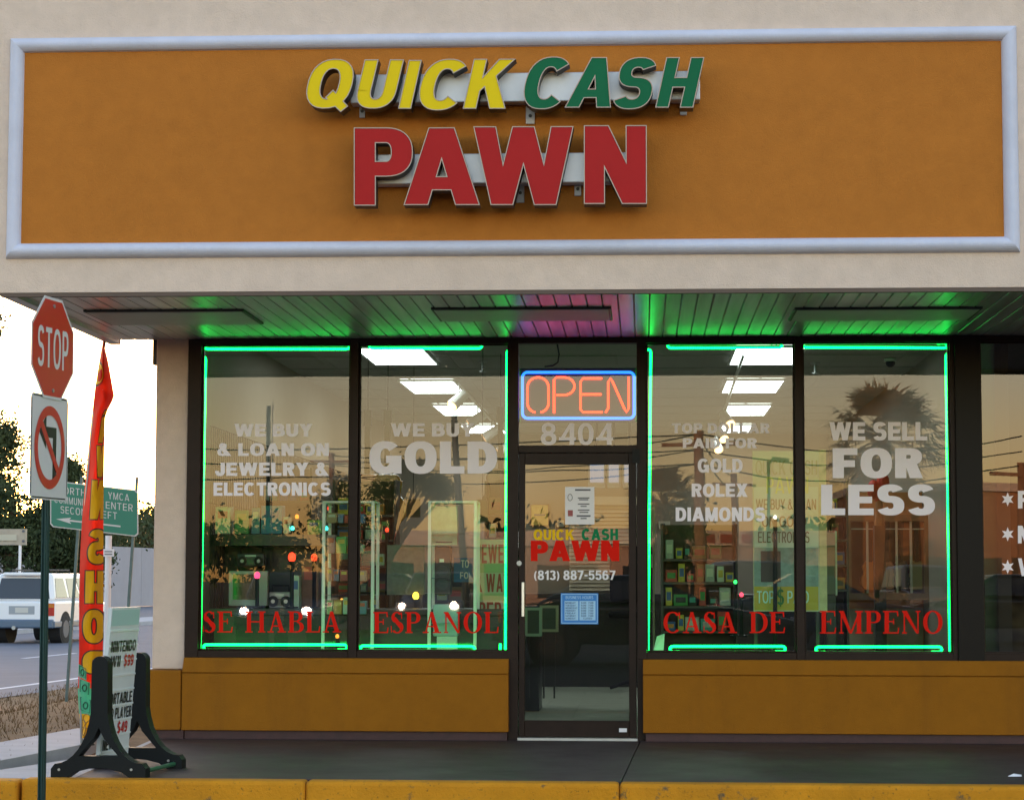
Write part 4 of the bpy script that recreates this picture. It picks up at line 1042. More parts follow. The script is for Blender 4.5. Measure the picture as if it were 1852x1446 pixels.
# bits of litter on the walkway
pz = G(1834, 1404, .002)
tag(MB().add([pz + Vector((-.04, -.015, .003)), pz + Vector((.045, -.01, .004)), pz + Vector((.05, .03, .012)), pz + Vector((-.03, .02, .006)), pz + Vector((.0, .006, .02))], [(0, 1, 4), (1, 2, 4), (2, 3, 4), (3, 0, 4)]).build('paper_scrap', WHITEP), 'crumpled white paper scrap near the kerb at the far right', 'litter')

# ================================================================== INSIDE THE SHOP
TROF = emis('troffer_lens', (.88, 1.0, .98), 1.7); FRW = mat('fixture_white', (.7, .7, .7), .4)
def ceiling_light(pxa, pxb, pya, pyb, label):
    pa = G(pxa, pyb, ZC - .02); w_ = .6
    p1 = G(pxa, pyb, ZC - .02); p2 = G(pxb, pyb, ZC - .02); p0 = G((pxa + pxb) / 2, pya, ZC - .02)
    x0, x1 = p1.x, p2.x; y1, y0 = p1.y, p0.y
    t = thing('ceiling_light', ((x0 + x1) / 2, (y0 + y1) / 2, ZC - .02), label, 'ceiling light', 'fluorescent ceiling lights')
    q = MB(); b = .025
    q.box(x0 - b, x0, y0 - b, y1 + b, ZC - .03, ZC - .007); q.box(x1, x1 + b, y0 - b, y1 + b, ZC - .03, ZC - .007); q.box(x0, x1, y0 - b, y0, ZC - .03, ZC - .007); q.box(x0, x1, y1, y1 + b, ZC - .03, ZC - .007)
    q.build('frame', FRW, t)
    MB().box(x0, x1, y0, y1, ZC - .025, ZC - .008).build('lens', TROF, t)
for args in ((680, 791, 628, 658, 'nearest ceiling light behind the WE BUY GOLD window'), (750, 840, 688, 710, 'second ceiling light back behind the WE BUY GOLD window'),
             (805, 880, 732, 750, 'third ceiling light back on the left side of the shop'), (850, 915, 768, 782, 'farthest ceiling light on the left side of the shop'),
             (1320, 1434, 627, 658, 'nearest ceiling light behind the TOP DOLLAR window'), (1306, 1402, 687, 709, 'second ceiling light back behind the TOP DOLLAR window'),
             (1309, 1381, 732, 750, 'third ceiling light back on the right side of the shop'), (1301, 1352, 768, 781, 'farthest ceiling light on the right side of the shop')):
    ceiling_light(*args)
# track lights
def track(pts, heads, label):
    p0, p1 = G(*pts[0], ZC - .04), G(*pts[1], ZC - .04)
    t = thing('track_light', tuple((p0 + p1) / 2), label, 'track light')
    MB().tube([p0, p1], .018, 6).build('rail', FRW, t)
    for (f_, dx, dy, lit) in heads:
        p = p0 + (p1 - p0) * f_
        c_ = p + Vector((0, 0, -.16)); d = Vector((dx, dy, -.55)).normalized()
        q = MB(); q.cyl(p, c_, .010, n=6); q.cyl(c_ - d * .10, c_ + d * .12, .055, .068, 12)
        o = q.build('spotlight', FRW, t)
        MB().cyl(c_ + d * .119, c_ + d * .124, .060, .060, 12).build('lamp', emis('spot_warm', (1.0, .55, .22), .9) if lit else emis('spot_dim', (1.0, .55, .25), .15), o)
track(((826, 690), (925, 800)), ((.03, -.5, -.5, 1), (.30, -.8, -.1, 0), (.55, -.8, -.1, 0), (.85, -.8, -.1, 0)), 'left track rail with white spotlights under the ceiling')
track(((1345, 640), (1290, 800)), ((.45, .3, -.6, 1), (.66, .3, -.6, 1), (.84, .2, -.6, 1), (.95, .2, -.6, 1)), 'right track rail with warm spotlights under the ceiling')
for (x, y, lab) in ((873, 652, 'ceiling sprinkler seen through the WE BUY GOLD window'), (1474, 655, 'ceiling sprinkler seen through the FOR LESS window')):
    p = G(x, y, ZC); p.z = ZC; t = thing('sprinkler', tuple(p), lab, 'sprinkler', 'ceiling sprinklers')
    MB().cyl(p - Vector((0, 0, .003)), p - Vector((0, 0, .02)), .05, .04, 12).build('plate', METAL, t); MB().cyl(p, p - Vector((0, 0, .10)), .012, n=8).build('nozzle', METAL, t); MB().cyl(p - Vector((0, 0, .10)), p - Vector((0, 0, .11)), .035, n=10).build('deflector', METAL, t)
for (x, y, lab) in ((474, 650, 'small dark dome camera under the ceiling at left'), (1610, 648, 'small dark dome camera under the ceiling at right')):
    p = G(x, y, ZC); p.z = ZC; t = thing('dome_camera', tuple(p), lab, 'camera', 'dome cameras')
    MB().cyl(p - Vector((0, 0, .003)), p - Vector((0, 0, .03)), .06, n=12).build('base', FRW, t); MB().sphere(p - Vector((0, 0, .04)), .045, mt=None).build('dome', BLACK, t, smooth=True)

# gridwall along the left wall
q = MB(); gx = -3.47
def wire(a, b): q.cyl(a, b, .0045, n=4, cap=False)
y = .9
while y < 11.0: wire((gx, y, .25), (gx, y, 2.42)); y += .085
z = .25
while z <= 2.43: wire((gx - .008, .9, z), (gx - .008, 11, z)); z += .31
tag(q.build('gridwall', BLACKM), 'black wire grid panels covering the left wall inside', 'grid panel')
def simple(name, label, cat, loc, parts, group=None):
    t = thing(name, loc, label, cat, group)
    for nm, mb, mt, kw in parts: mb.build(nm, mt, t, **kw)
    return t
def PB(px0, px1, py0, py1, Y, dep):           # box whose front at depth Y covers the pixels
    q = MB(); pbox(q, px0, px1, py0, py1, Y, Y + dep, None, Y); return q
DKW = mat('dark_wood', (.03, .018, .012), .5, noise=.3, nscale=6); BLK2 = mat('counter_black', (.012, .012, .014), .35); PALG = mat('pale_green_box', (.42, .55, .46), .6)
CARD = mat('cardboard', (.32, .22, .12), .8, noise=.15, nscale=4)
WOOD = mat('cabinet_wood', (.20, .10, .045), .5, noise=.3, nscale=5); EDGE = mat('white_edge', (.72, .74, .74), .4); CREAM = mat('cream_board', (.50, .46, .36), .7)
# shelf unit by the left window with goods on it
t = thing('shelf_unit', (-2.6, 1.3, 0), 'dark shelf unit behind the left window with goods on top', 'shelf')
sz = P(480, 966, 1.1).z
a, b = P(380, 966, 1.1), P(600, 966, 1.1)
MB().box(a.x, b.x, 1.1, 1.55, sz - .09, sz).build('shelf', BLK2, t); MB().box(a.x, a.x + .03, 1.12, 1.53, 0, sz - .09).build('side_panel', BLK2, t); MB().box(b.x - .03, b.x, 1.12, 1.53, 0, sz - .09).build('side_panel', BLK2, t)
MB().box(a.x + .03, b.x - .03, 1.51, 1.53, .92, sz - .09).build('back_panel', BLK2, t)
MB().box(a.x + .03, b.x - .03, 1.12, 1.5, .90, .93).build('shelf', BLK2, t); MB().box(a.x + .03, b.x - .03, 1.13, 1.5, .02, .9).build('cupboard', DKW, t)
rng = random.Random(3)
def goods(px0, px1, py0, py1, col, label, Y=1.15, dep=.16, cat='box', name='merchandise_box'):
    c = mat('goods_%02d%02d%02d' % tuple(int(k * 99) for k in col), col, .5, noise=.2, nscale=14)
    bb = PB(px0, px1, py0, py1, Y, dep); p = P((px0 + px1) / 2, py1, Y)
    t = thing(name, tuple(p), label, cat, 'goods on the shop shelves')
    bb.build('carton', c, t, bevel=.004)
    lx = (px1 - px0) * .16; ly = (py1 - py0)
    q = MB(); c0 = P(px0 + lx, py0 + ly * .42, Y - .002); c1 = P(px1 - lx, py0 + ly * .16, Y - .002)
    q.quad((c0.x, Y - .002, c0.z), (c1.x, Y - .002, c0.z), (c1.x, Y - .002, c1.z), (c0.x, Y - .002, c1.z)); q.build('print_panel', mat('goods_print_%d' % rng.randint(0, 3), [(.6, .6, .55), (.5, .1, .06), (.08, .16, .4), (.55, .4, .08)][rng.randint(0, 3)], .5), t, fixn=False)
goods(389, 416, 916, 965, (.42, .60, .48), 'pale green upright box at the left end of the shelf')
goods(424, 450, 922, 965, (.10, .28, .12), 'dark green box second on the shelf')
goods(455, 470, 918, 965, (.12, .25, .38), 'narrow blue box on the shelf under the word ELECTRONICS')
goods(472, 510, 914, 965, (.05, .22, .42), 'wide bright blue box on the shelf under the word ELECTRONICS')
goods(512, 522, 934, 965, (.5, .52, .5), 'small white box on the shelf right of the blue box')
goods(556, 578, 940, 966, (.28, .36, .10), 'olive green box at the right end of the shelf')
# CRT television on the counter and other small things
def tv():
    Y = .75; a = P(413, 1095, Y); b = P(484, 1032, Y)
    t = thing('television', ((a.x + b.x) / 2, Y, a.z), 'grey box television with dark screen on the low shelf behind SE HABLA', 'television')
    gm = mat('tv_grey', (.30, .31, .32), .45)
    q = MB(); q.box(a.x, b.x, Y, Y + .06, a.z, b.z); q.hexa([(a.x + .01, Y + .06, a.z + .01), (b.x - .01, Y + .06, a.z + .01), (b.x - .06, Y + .32, a.z + .03), (a.x + .06, Y + .32, a.z + .03), (a.x + .01, Y + .06, b.z - .01), (b.x - .01, Y + .06, b.z - .01), (b.x - .06, Y + .32, b.z - .05), (a.x + .06, Y + .32, b.z - .05)])
    q.build('case', gm, t, bevel=.006)
    MB().box(a.x + .035, b.x - .07, Y - .004, Y + .001, a.z + .05, b.z - .025).build('screen', mat('screen_black', (.006, .006, .008), .15), t)
    MB().box(a.x + .06, b.x - .06, Y + .02, Y + .2, a.z - .02, a.z).build('foot', BLACK, t)
tv()
t = thing('window_ledge', (-1.7, .8, 0), 'long dark display counter standing inside the left windows', 'counter')
lz = P(450, 1099, .75).z
MB().box(-3.40, -1.05, .50, 1.05, lz - .05, lz).build('top', BLK2, t, bevel=.004); MB().box(-3.36, -1.09, .54, 1.03, .0, lz - .05).build('cabinet', BLK2, t)
goods(527, 541, 1040, 1100, (.45, .55, .50), 'tall pale box standing on the dark counter behind SE HABLA', Y=.8, dep=.12)
goods(545, 576, 1010, 1100, (.22, .10, .06), 'tall brown carton on the dark counter beside the showcase', Y=.95)
# tall glass showcases with white edges
def showcase(px0, px1, py0, label, n):
    Y = .32; a = P(px0, 1176, Y); b = P(px1, py0, Y); d = .32
    t = thing('glass_showcase', ((a.x + b.x) / 2, Y, .0), label, 'showcase', 'glass showcases behind the WE BUY windows')
    e = .012
    for x in (a.x, b.x):
        for y in (Y, Y + d): MB().box(x - e, x + e, y - e, y + e, a.z - .55, b.z).build('edge_bar', EDGE, t)
    q = MB(); q.box(a.x - e, b.x + e, Y - e, Y + d + e, b.z, b.z + .015); q.build('top', EDGE, t)
    q = MB(); q.box(a.x - e, b.x + e, Y - e, Y + d + e, a.z - .58, a.z - .55); q.build('base', BLK2, t)
    for k in range(n):
        z = a.z + (b.z - a.z) * (k + .6) / (n + .3); MB().box(a.x + e, b.x - e, Y + e, Y + d - e, z, z + .008).build('shelf', CASEG, t)
    MB().quad((a.x + e, Y, a.z - .54), (b.x - e, Y, a.z - .54), (b.x - e, Y, b.z - .01), (a.x + e, Y, b.z - .01)).build('glass_front', CASEG, t)
    return a, b
showcase(584, 675, 909, 'white edged tall showcase straddling the mullion between SE HABLA and ESPANOL', 4)
showcase(776, 860, 909, 'white edged tall showcase behind the word ESPANOL', 3)
lab = ['speckled trinket box', 'striped carton', 'small red parcel', 'blue tin', 'grey gadget box', 'green packet', 'orange packet', 'cream box']
cols = [(.35, .26, .2), (.16, .2, .3), (.4, .08, .05), (.06, .14, .4), (.3, .3, .3), (.12, .35, .12), (.5, .2, .04), (.5, .46, .36)]
k = 0
for (px0, px1, rows, nm) in ((588, 672, ((925, 945), (965, 1000), (1020, 1050), (1080, 1110)), 'the showcase straddling the mullion'),):
    for r_, (y0, y1) in enumerate(rows):
        x = px0 + 3
        while x < px1 - 16:
            w_ = rng.randint(10, 18); h_ = rng.randint(12, y1 - y0); i = k % 8
            goods(x, x + w_, y1 - h_, y1, tuple(c * rng.uniform(.7, 1.2) for c in cols[i]), '%s, %s on the %s shelf of %s' % (lab[i], ('leftmost', 'second from left', 'third from left', 'fourth from left', 'fifth from left', 'sixth from left')[min(5, int((x - px0) / 16))], ('top', 'second', 'third', 'bottom')[r_], nm), Y=.45, dep=.1)
            x += w_ + 2; k += 1
# rack of jewellery cards between the showcases
t = simple('display_rack', 'grey pegboard rack with dark cards standing between the showcases', 'rack', tuple(P(720, 1170, 1.3)), [('backboard', PB(700, 768, 985, 1075, 1.3, .03), mat('peg_grey', (.20, .21, .22), .7, noise=.2, nscale=20), {}), ('stand_leg', PB(704, 710, 1075, 1170, 1.3, .03), BLK2, {}), ('stand_leg', PB(758, 764, 1075, 1170, 1.3, .03), BLK2, {})])
for (x0, x1, y0, y1, c, lb) in ((735, 760, 902, 935, (.05, .07, .06), 'dark hanging pennant card behind the WE BUY GOLD window'), (863, 882, 903, 943, (.10, .11, .10), 'grey hanging tag near the door side of the WE BUY GOLD window')):
    q = PB(x0, x1, y0, y1, 3.0, .01); tt = thing('hanging_card', tuple(P((x0 + x1) / 2, y1, 3.0)), lb, 'card', 'cards hung from the ceiling')
    q.build('card', mat('card_%d' % x0, c, .7), tt); pp = P((x0 + x1) / 2, y0, 3.0); MB().cyl(pp, (pp.x, pp.y, ZC - .01), .003, n=5).build('string', BLACK, tt)
# speaker, white panels, JEWELRY board
t = simple('speaker', 'tall black speaker cabinet in the showcase behind ESPANOL', 'speaker', tuple(P(802, 1075, .42)), [('cabinet', PB(786, 815, 988, 1075, .42, .14), BLK2, {'bevel': .006}), ('badge', PB(795, 803, 1010, 1016, .416, .003), EDGE, {})])
o = MB()
for cy in (1032, 1056):
    p = P(800, cy, .417); o.cyl(p, p + Vector((0, .003, 0)), .045, n=16)
o.build('cone', mat('cone_grey', (.04, .04, .05), .5), t)
simple('poster', 'pale green poster propped in the showcase behind ESPANOL', 'poster', tuple(P(800, 985, .40)), [('sheet', PB(781, 827, 915, 985, .40, .008), mat('poster_green', (.34, .46, .38), .7, noise=.2, nscale=9), {}), ('caption_line', PB(788, 818, 979, 981, .397, .002), INK, {})])
simple('white_carton', 'tilted pale blue carton low in the window behind ESPANOL', 'carton', tuple(P(803, 1176, .44)), [('carton', PB(783, 828, 1092, 1150, .44, .12), mat('pale_blue', (.42, .55, .60), .6), {'bevel': .01}), ('stand', PB(790, 826, 1150, 1176, .45, .1), EDGE, {})])
t = thing('jewelry_repair_board', tuple(P(905, 1150, .7)), 'cream and green board lettered JEWELRY and WATCH REPAIR beside the door', 'sign')
jb = PB(857, 948, 975, 1150, .7, .015).build('board', CREAM, t)
GB2 = mat('board_green', (.35, .42, .22), .7)
PB(859, 947, 1018, 1035, .697, .002).build('green_band', GB2, jb); PB(859, 947, 1072, 1085, .697, .002).build('green_band', GB2, jb)
DRED = mat('dark_red_ink', (.35, .03, .02), .6)
for txt, x0, x1, y0, y1 in (('JEWELRY', 861, 946, 984, 1018), ('& WATCH', 861, 946, 1037, 1070), ('REPAIR', 866, 946, 1088, 1120)):
    mb = MB(); O = P(x0, y1, .694); put_text(mb, txt, O, P(x1, y1, .694) - O, P(x0, y0, .694) - O, s=.22, h=.15, track=.16); mb.build('lettering', DRED, jb, fixn=False)
PB(895, 948, 1150, 1176, .72, .3).build('stand', BLK2, t)
t = simple('blue_sign', 'small blue placard with white lettering between showcase and repair board', 'sign', tuple(P(838, 1052, 1.6)), [('board', PB(821, 856, 1008, 1052, 1.6, .01), mat('placard_blue', (.02, .16, .36), .5), {}), ('stand_leg', PB(836, 840, 1052, 1170, 1.6, .01), BLK2, {})])
for txt, x0, x1, y0, y1 in (('TO', 834, 848, 1012, 1026), ('FO', 832, 847, 1034, 1046)):
    mb = MB(); O = P(x0, y1, 1.597); put_text(mb, txt, O, P(x1, y1, 1.597) - O, P(x0, y0, 1.597) - O, s=.2, h=.16); mb.build('lettering', WHITEP, t, fixn=False)
# long sales counter across the shop
t = thing('sales_counter', (-.3, 8.0, 0), 'long black sales counter across the back of the shop', 'counter')
MB().box(-2.9, 2.2, 7.95, 8.6, .0, .98).build('cabinet', BLK2, t); MB().box(-2.95, 2.25, 7.90, 8.65, .98, 1.03).build('top', BLK2, t, bevel=.005)
simple('door_mat', 'dark mat on the tiled floor just inside the door', 'mat', (P(1000, 1305, 0).x + .1, .55, .01), [('mat', MB().box(P(957, 1300, 0).x, P(1075, 1300, 0).x, .12, .95, .007, .016), BLACKM, {})])
simple('dark_cabinet', 'low black cabinet on the floor at the left inside the door', 'cabinet', tuple(P(960, 1262, 3.0)), [('body', MB().box(P(880, 1262, 3.4).x, P(975, 1262, 3.4).x, 3.4, 4.0, .007, P(960, 1140, 3.4).z), BLK2, {}), ('worktop', MB().box(P(878, 1262, 3.4).x, P(977, 1262, 3.4).x, 3.38, 4.02, P(960, 1140, 3.4).z, P(960, 1140, 3.4).z + .03), BLK2, {})])
for (x0, x1, y0, y1, lb) in ((949, 980, 1098, 1150, 'pale green framed panel low behind the door handle'), (976, 1010, 1094, 1142, 'cream framed panel low in the door right of the green one')):
    Y = 2.2 if x0 > 960 else 1.9
    tt = thing('framed_panel', tuple(P((x0 + x1) / 2, y1, Y)), lb, 'frame', 'framed panels low behind the door glass')
    q = MB(); w_ = 5
    for r_ in ((x0, x1, y0, y0 + w_), (x0, x1, y1 - w_, y1), (x0, x0 + w_, y0 + w_, y1 - w_), (x1 - w_, x1, y0 + w_, y1 - w_)): pbox(q, r_[0], r_[1], r_[2], r_[3], Y, Y + .02, None, Y)
    q.build('frame', PALG if x0 < 960 else CREAM, tt); PB(x0 + w_, x1 - w_, y0 + w_, y1 - w_, Y + .006, .008).build('picture', mat('panel_dark', (.06, .09, .08), .5), tt); PB(x0 + 6, x0 + 9, y1, 1262, Y, .02).build('stand_leg', BLK2, tt); PB(x1 - 9, x1 - 6, y1, 1262, Y, .02).build('stand_leg', BLK2, tt)
# back wall: slatted blinds, plaques, televisions
t = thing('roller_shutter', tuple(P(1083, 1050, 14.6)), 'cream slatted shutter on the back wall seen through the door', 'shutter')
a, b = P(1030, 1050, 15.1), P(1148, 913, 15.1); a.z = 1.03
nsl = 22
for k in range(nsl):
    z0 = a.z + (b.z - a.z) * k / nsl; z1 = a.z + (b.z - a.z) * (k + .86) / nsl
    MB().hexa([(a.x, 15.06, z0), (b.x, 15.06, z0), (b.x, 15.14, z0), (a.x, 15.14, z0), (a.x, 15.10, z1), (b.x, 15.10, z1), (b.x, 15.14, z1), (a.x, 15.14, z1)]).build('slat', mat('slat_cream', (.68, .58, .44), .5), t)
MB().box(a.x - .05, b.x + .05, 15.0, 15.18, b.z, b.z + .12).build('box', mat('slat_cream', (.68, .58, .44), .5), t)
def plaque(px0, px1, py0, py1, mt, label):
    Y = 15.16; tt = thing('plaque', tuple(P((px0 + px1) / 2, py1, Y)), label, 'plaque', 'plaques on the back wall')
    PB(px0, px1, py0, py1, Y, .03).build('frame', WOOD, tt); PB(px0 + 2, px1 - 2, py0 + 2, py1 - 2, Y - .006, .005).build('face', mt, tt); PB(px0 + 7, px1 - 7, (py0 + py1) / 2 - 2, (py0 + py1) / 2 + 1, Y - .009, .002).build('print', INK, tt)
plaque(959, 993, 911, 951, mat('brass', (.75, .48, .12), .35, metal=.4), 'large brass plaque on the back wall above the word QUICK')
plaque(1005, 1022, 938, 954, CREAM, 'small cream plaque on the back wall left of the notice')
LCD = emis('lcd_glow', (.50, .60, .85), .10)
for i, (x0, x1) in enumerate(((1064, 1095), (1098, 1122), (1126, 1152))):
    Y = 6.5; tt = thing('hung_monitor', tuple(P((x0 + x1) / 2, 880, Y)), ('leftmost', 'middle', 'rightmost')[i] + ' of three pale monitors hung near the ceiling behind the door', 'monitor', 'monitors hung behind the door')
    PB(x0, x1, 836, 882, Y, .12).build('case', mat('monitor_grey', (.42, .42, .45), .5), tt, bevel=.01); PB(x0 + 3, x1 - 3, 840, 872, Y - .006, .004).build('screen', LCD, tt)
    pp = P((x0 + x1) / 2, 836, Y + .06); MB().cyl(pp, (pp.x, pp.y, ZC - .01), .015, n=6).build('hanger', BLACK, tt)
tt = thing('office_chair', (P(1143, 1100, 7.0).x, 7.0, .007), 'black high backed office chair seen at the right of the door glass', 'chair')
cx = tt.location.x
MB().box(cx - .24, cx + .24, 7.15, 7.22, .95, 1.55).build('backrest', BLACK, tt, bevel=.07, seg=3); MB().box(cx - .25, cx + .25, 6.75, 7.2, .78, .86).build('seat', BLACK, tt, bevel=.03)
MB().cyl((cx, 7, .12), (cx, 7, .78), .03, n=8).build('stem', BLACK, tt)
for k in range(5): MB().cyl((cx, 7, .12), (cx + .28 * math.cos(k * 1.257), 7 + .28 * math.sin(k * 1.257), .05), .022, .015, 6).build('leg', BLACK, tt)
# tall poster board on a stand in the third window
t = thing('poster_stand', tuple(P(1428, 1176, .55)), 'tall cream poster board on a pale stand reading Quick Cash PAWN behind the mullion', 'sign')
PY = .55
pbd = PB(1362, 1482, 815, 1105, PY, .02).build('board', CREAM, t)
PB(1482, 1495, 813, 1107, PY - .004, .03).build('edge_post', mat('pale_wood', (.52, .42, .26), .6, noise=.2, nscale=12), t); PB(1364, 1370, 1105, 1176, PY, .02).build('stand_leg', BLK2, t); PB(1476, 1482, 1105, 1176, PY, .02).build('stand_leg', BLK2, t)
PB(1364, 1480, 880, 990, PY - .003, .002).build('white_panel', mat('panel_white', (.55, .56, .52), .6), pbd); PB(1364, 1480, 990, 1060, PY - .003, .002).build('picture', mat('photo_grey', (.20, .27, .28), .5, noise=.4, nscale=9), pbd); PB(1364, 1480, 1060, 1103, PY - .003, .002).build('gold_band', mat('gold_band', (.42, .30, .03), .6), pbd)
PB(1376, 1412, 996, 1052, PY - .006, .002).build('picture_dark', mat('photo_dark', (.05, .03, .03), .5), pbd)
YI = mat('pale_yellow_ink', (.72, .62, .16), .6); OLV = mat('olive_ink', (.36, .30, .16), .6); BRN = mat('brown_ink', (.18, .12, .07), .6); CYI = mat('pale_cyan_ink', (.45, .65, .65), .6)
for txt, x0, x1, y0, y1, mt_ in (('QUICK CASH', 1366, 1478, 832, 858, OLV), ('PAWN', 1386, 1462, 862, 892, YI), ('WE BUY & LOAN', 1367, 1476, 902, 921, BRN), ('ON GOLD', 1378, 1458, 933, 952, BRN), ('ELECTRONICS', 1371, 1464, 961, 981, BRN), ('TOP', 1369, 1400, 1068, 1090, CYI), ('PAID', 1424, 1463, 1068, 1090, CYI)):
    mb = MB(); O = P(x0, y1, PY - .0075); put_text(mb, txt, O, P(x1, y1, PY - .0075) - O, P(x0, y0, PY - .0075) - O, s=.16, h=.12, track=.1); mb.build('lettering', mt_, pbd, fixn=False)
mb = MB(); O = P(1406, 1093, PY - .0075); put_text(mb, '$', O, P(1418, 1093, PY - .0075) - O, P(1406, 1065, PY - .0075) - O, s=.22, h=.14); mb.build('lettering', mat('deep_green_ink', (.02, .12, .02), .6), pbd, fixn=False)
# guitar cabinet on the right and furniture there
CY = 4.2
t = thing('guitar_cabinet', tuple(P(1605, 1078, CY)), 'wooden wall cabinet with five glass bays holding guitars at the right', 'cabinet')
PB(1535, 1680, 940, 1080, CY + .28, .03).build('back_panel', mat('cabinet_back', (.16, .07, .03), .6), t)
q = MB()
for r_ in ((1532, 1683, 930, 942), (1532, 1683, 1072, 1084), (1532, 1540, 942, 1072), (1672, 1683, 942, 1072)): pbox(q, *r_, CY, CY + .3, None, CY)
q.build('frame', WOOD, t)
for x in (1567, 1593, 1620, 1646): PB(x, x + 4, 942, 1072, CY + .01, .02).build('glazing_bar', mat('bar_pale', (.5, .45, .36), .5), t)
PB(1540, 1672, 955, 957, CY + .012, .02).build('rail', mat('bar_pale', (.5, .45, .36), .5), t)
GO = [((.55, .16, .02), 'orange electric guitar hanging in the second cabinet bay', 1574), ((.30, .10, .04), 'brown acoustic guitar hanging in the third cabinet bay', 1604), ((.06, .04, .04), 'black guitar hanging in the fourth cabinet bay', 1630), ((.40, .30, .12), 'pale guitar hanging in the last cabinet bay', 1658)]
for col, lb, x in GO:
    tt = thing('guitar', tuple(P(x, 1058, CY + .18)), lb, 'guitar', 'guitars in the wall cabinet')
    c = P(x, 1035, CY + .18); ppm = FPX / (DIST + CY)
    pr = [(-.11, -.13), (-.06, -.19), (.06, -.19), (.11, -.13), (.11, -.06), (.07, 0), (.09, .07), (.05, .13), (-.05, .13), (-.09, .07), (-.07, 0), (-.11, -.06)]
    MB().prism(pr, lambda u, v, d: Vector((c.x + u * .85, c.y + d, c.z + v * .85)), 0, .05).build('body', mat('guitar_%d' % x, col, .3, coat=.3), tt, bevel=.008)
    MB().box(c.x - .02, c.x + .02, c.y - .01, c.y + .02, c.z + .1, c.z + .42).build('neck', DKW, tt); MB().box(c.x - .03, c.x + .03, c.y - .01, c.y + .02, c.z + .42, c.z + .5).build('headstock', DKW, tt)
for r_, lb, mt_ in (((1690, 1716, 975, 1080), 'dark upright locker right of the guitar cabinet', DKW),):
    simple('locker', lb, 'locker', tuple(P(1703, 1080, 4.0)), [('body', PB(r_[0], r_[1], r_[2], r_[3], 4.0, .4), mt_, {}), ('door_panel', PB(r_[0] + 3, r_[1] - 3, r_[2] + 6, r_[3] - 6, 3.985, .012), BLK2, {})])
ORW = mat('orange_wall', (.42, .17, .06), .8, noise=.08, nscale=2)  # orange of mirrored walls put into the partition's own colour
simple('partition', 'orange painted partition wall carrying the guitar cabinet', 'partition', (2.0, 4.6, 0), [('panel', MB().box(P(1500, 1100, 4.6).x, 2.65, 4.55, 4.65, .007, P(1600, 890, 4.6).z), ORW, {}), ('lower_panel', MB().box(P(1500, 1100, 4.6).x + .02, 2.64, 4.53, 4.545, .02, P(1600, 1100, 4.6).z), mat('partition_low', (.30, .24, .17), .7), {})])
simple('white_panel_board', 'pale upright framed panel leaning right of the poster stand', 'panel', tuple(P(1505, 1090, 2.4)), [('panel', PB(1494, 1513, 962, 1074, 2.4, .02), mat('grey_panel', (.22, .2, .17), .6), {}), ('frame', PB(1511, 1514, 960, 1076, 2.395, .03), EDGE, {}), ('stand', PB(1496, 1512, 1076, 1190, 2.4, .03), BLK2, {})])
simple('plant_ornament', 'red artificial flower in a vase behind the word LESS', 'ornament', tuple(P(1590, 940, 3.6)), [('petals', MB().sphere(P(1580, 885, 3.6), .06, .05, .09, 8, 6).sphere(P(1597, 872, 3.6), .06, .05, .09, 8, 6).sphere(P(1590, 893, 3.6), .07, .05, .08, 8, 6), mat('petal_red', (.5, .02, .015), .6), {'smooth': True}), ('vase', MB().cyl(P(1590, 950, 3.6), P(1590, 905, 3.6), .05, .03, 10), mat('vase_brown', (.25, .12, .05), .4), {}), ('pedestal', MB().box(P(1580, 950, 3.6).x, P(1600, 950, 3.6).x, 3.53, 3.67, .007, P(1590, 950, 3.6).z - .002), DKW, {})])
for (x0, x1, y0, y1) in ((1163, 1184, 922, 1000),):
    simple('cream_cupboard', 'tall cream cupboard just right of the door post', 'cupboard', tuple(P(1174, 1180, 3.2)), [('body', MB().box(P(1120, 1000, 3.2).x + .3, P(1184, 1000, 3.2).x, 3.2, 3.7, .007, P(1174, 916, 3.2).z), mat('cupboard_cream', (.42, .40, .28), .7), {}), ('handle', MB().box(P(1178, 1000, 3.2).x, P(1180, 1000, 3.2).x, 3.18, 3.2, 1.3, 1.42), METAL, {})])
simple('wall_thermostat', 'small cream wall box at eye level left of the word DIAMONDS', 'thermostat', tuple(P(1202, 950, 15.17)), [('case', PB(1191, 1212, 942, 956, 15.14, .05), CREAM, {}), ('slot', PB(1195, 1203, 946, 949, 15.137, .004), INK, {})])
simple('paper_scraps', 'white leaflet propped on the sill below the words CASA DE', 'leaflet', tuple(P(1190, 1176, .25)), [('sheet', MB().add([P(1181, 1178, .2), P(1200, 1178, .2), P(1202, 1145, .3), P(1188, 1150, .3)], [(0, 1, 2, 3)]), WHITEP, {}), ('easel', MB().box(P(1184, 1178, .32).x, P(1198, 1178, .32).x, .32, .34, P(1190, 1178, .32).z - .1, P(1190, 1150, .32).z), BLK2, {})])
t = thing('sill_cabinet', (1.4, .5, 0), 'low dark display cabinet inside the right windows', 'cabinet')
MB().box(P(1180, 1178, .2).x, 2.6, .16, .9, .007, GB - .03).build('body', BLK2, t)
# neighbour shop
t = simple('patterned_sofa', 'brown and cream patterned sofa back in the neighbouring window', 'sofa', (3.6, 1.0, 0), [('backrest', MB().box(P(1778, 1100, .8).x, 5.0, .8, 1.1, .4, P(1800, 1045, .8).z), mat('sofa_pattern', (.05, .03, .018), .8, col2=(.60, .48, .30), nscale=5, noise=.3, detail=1), {'bevel': .05}), ('seat', MB().box(P(1778, 1100, .8).x, 5.0, 1.1, 1.7, .12, .45), mat('sofa_pattern', (.06, .035, .02)), {'bevel': .04}), ('arm', MB().box(P(1778, 1100, .8).x - .14, P(1778, 1100, .8).x - .003, .8, 1.7, .12, .75), mat('sofa_pattern', (.06, .035, .02)), {'bevel': .04})])

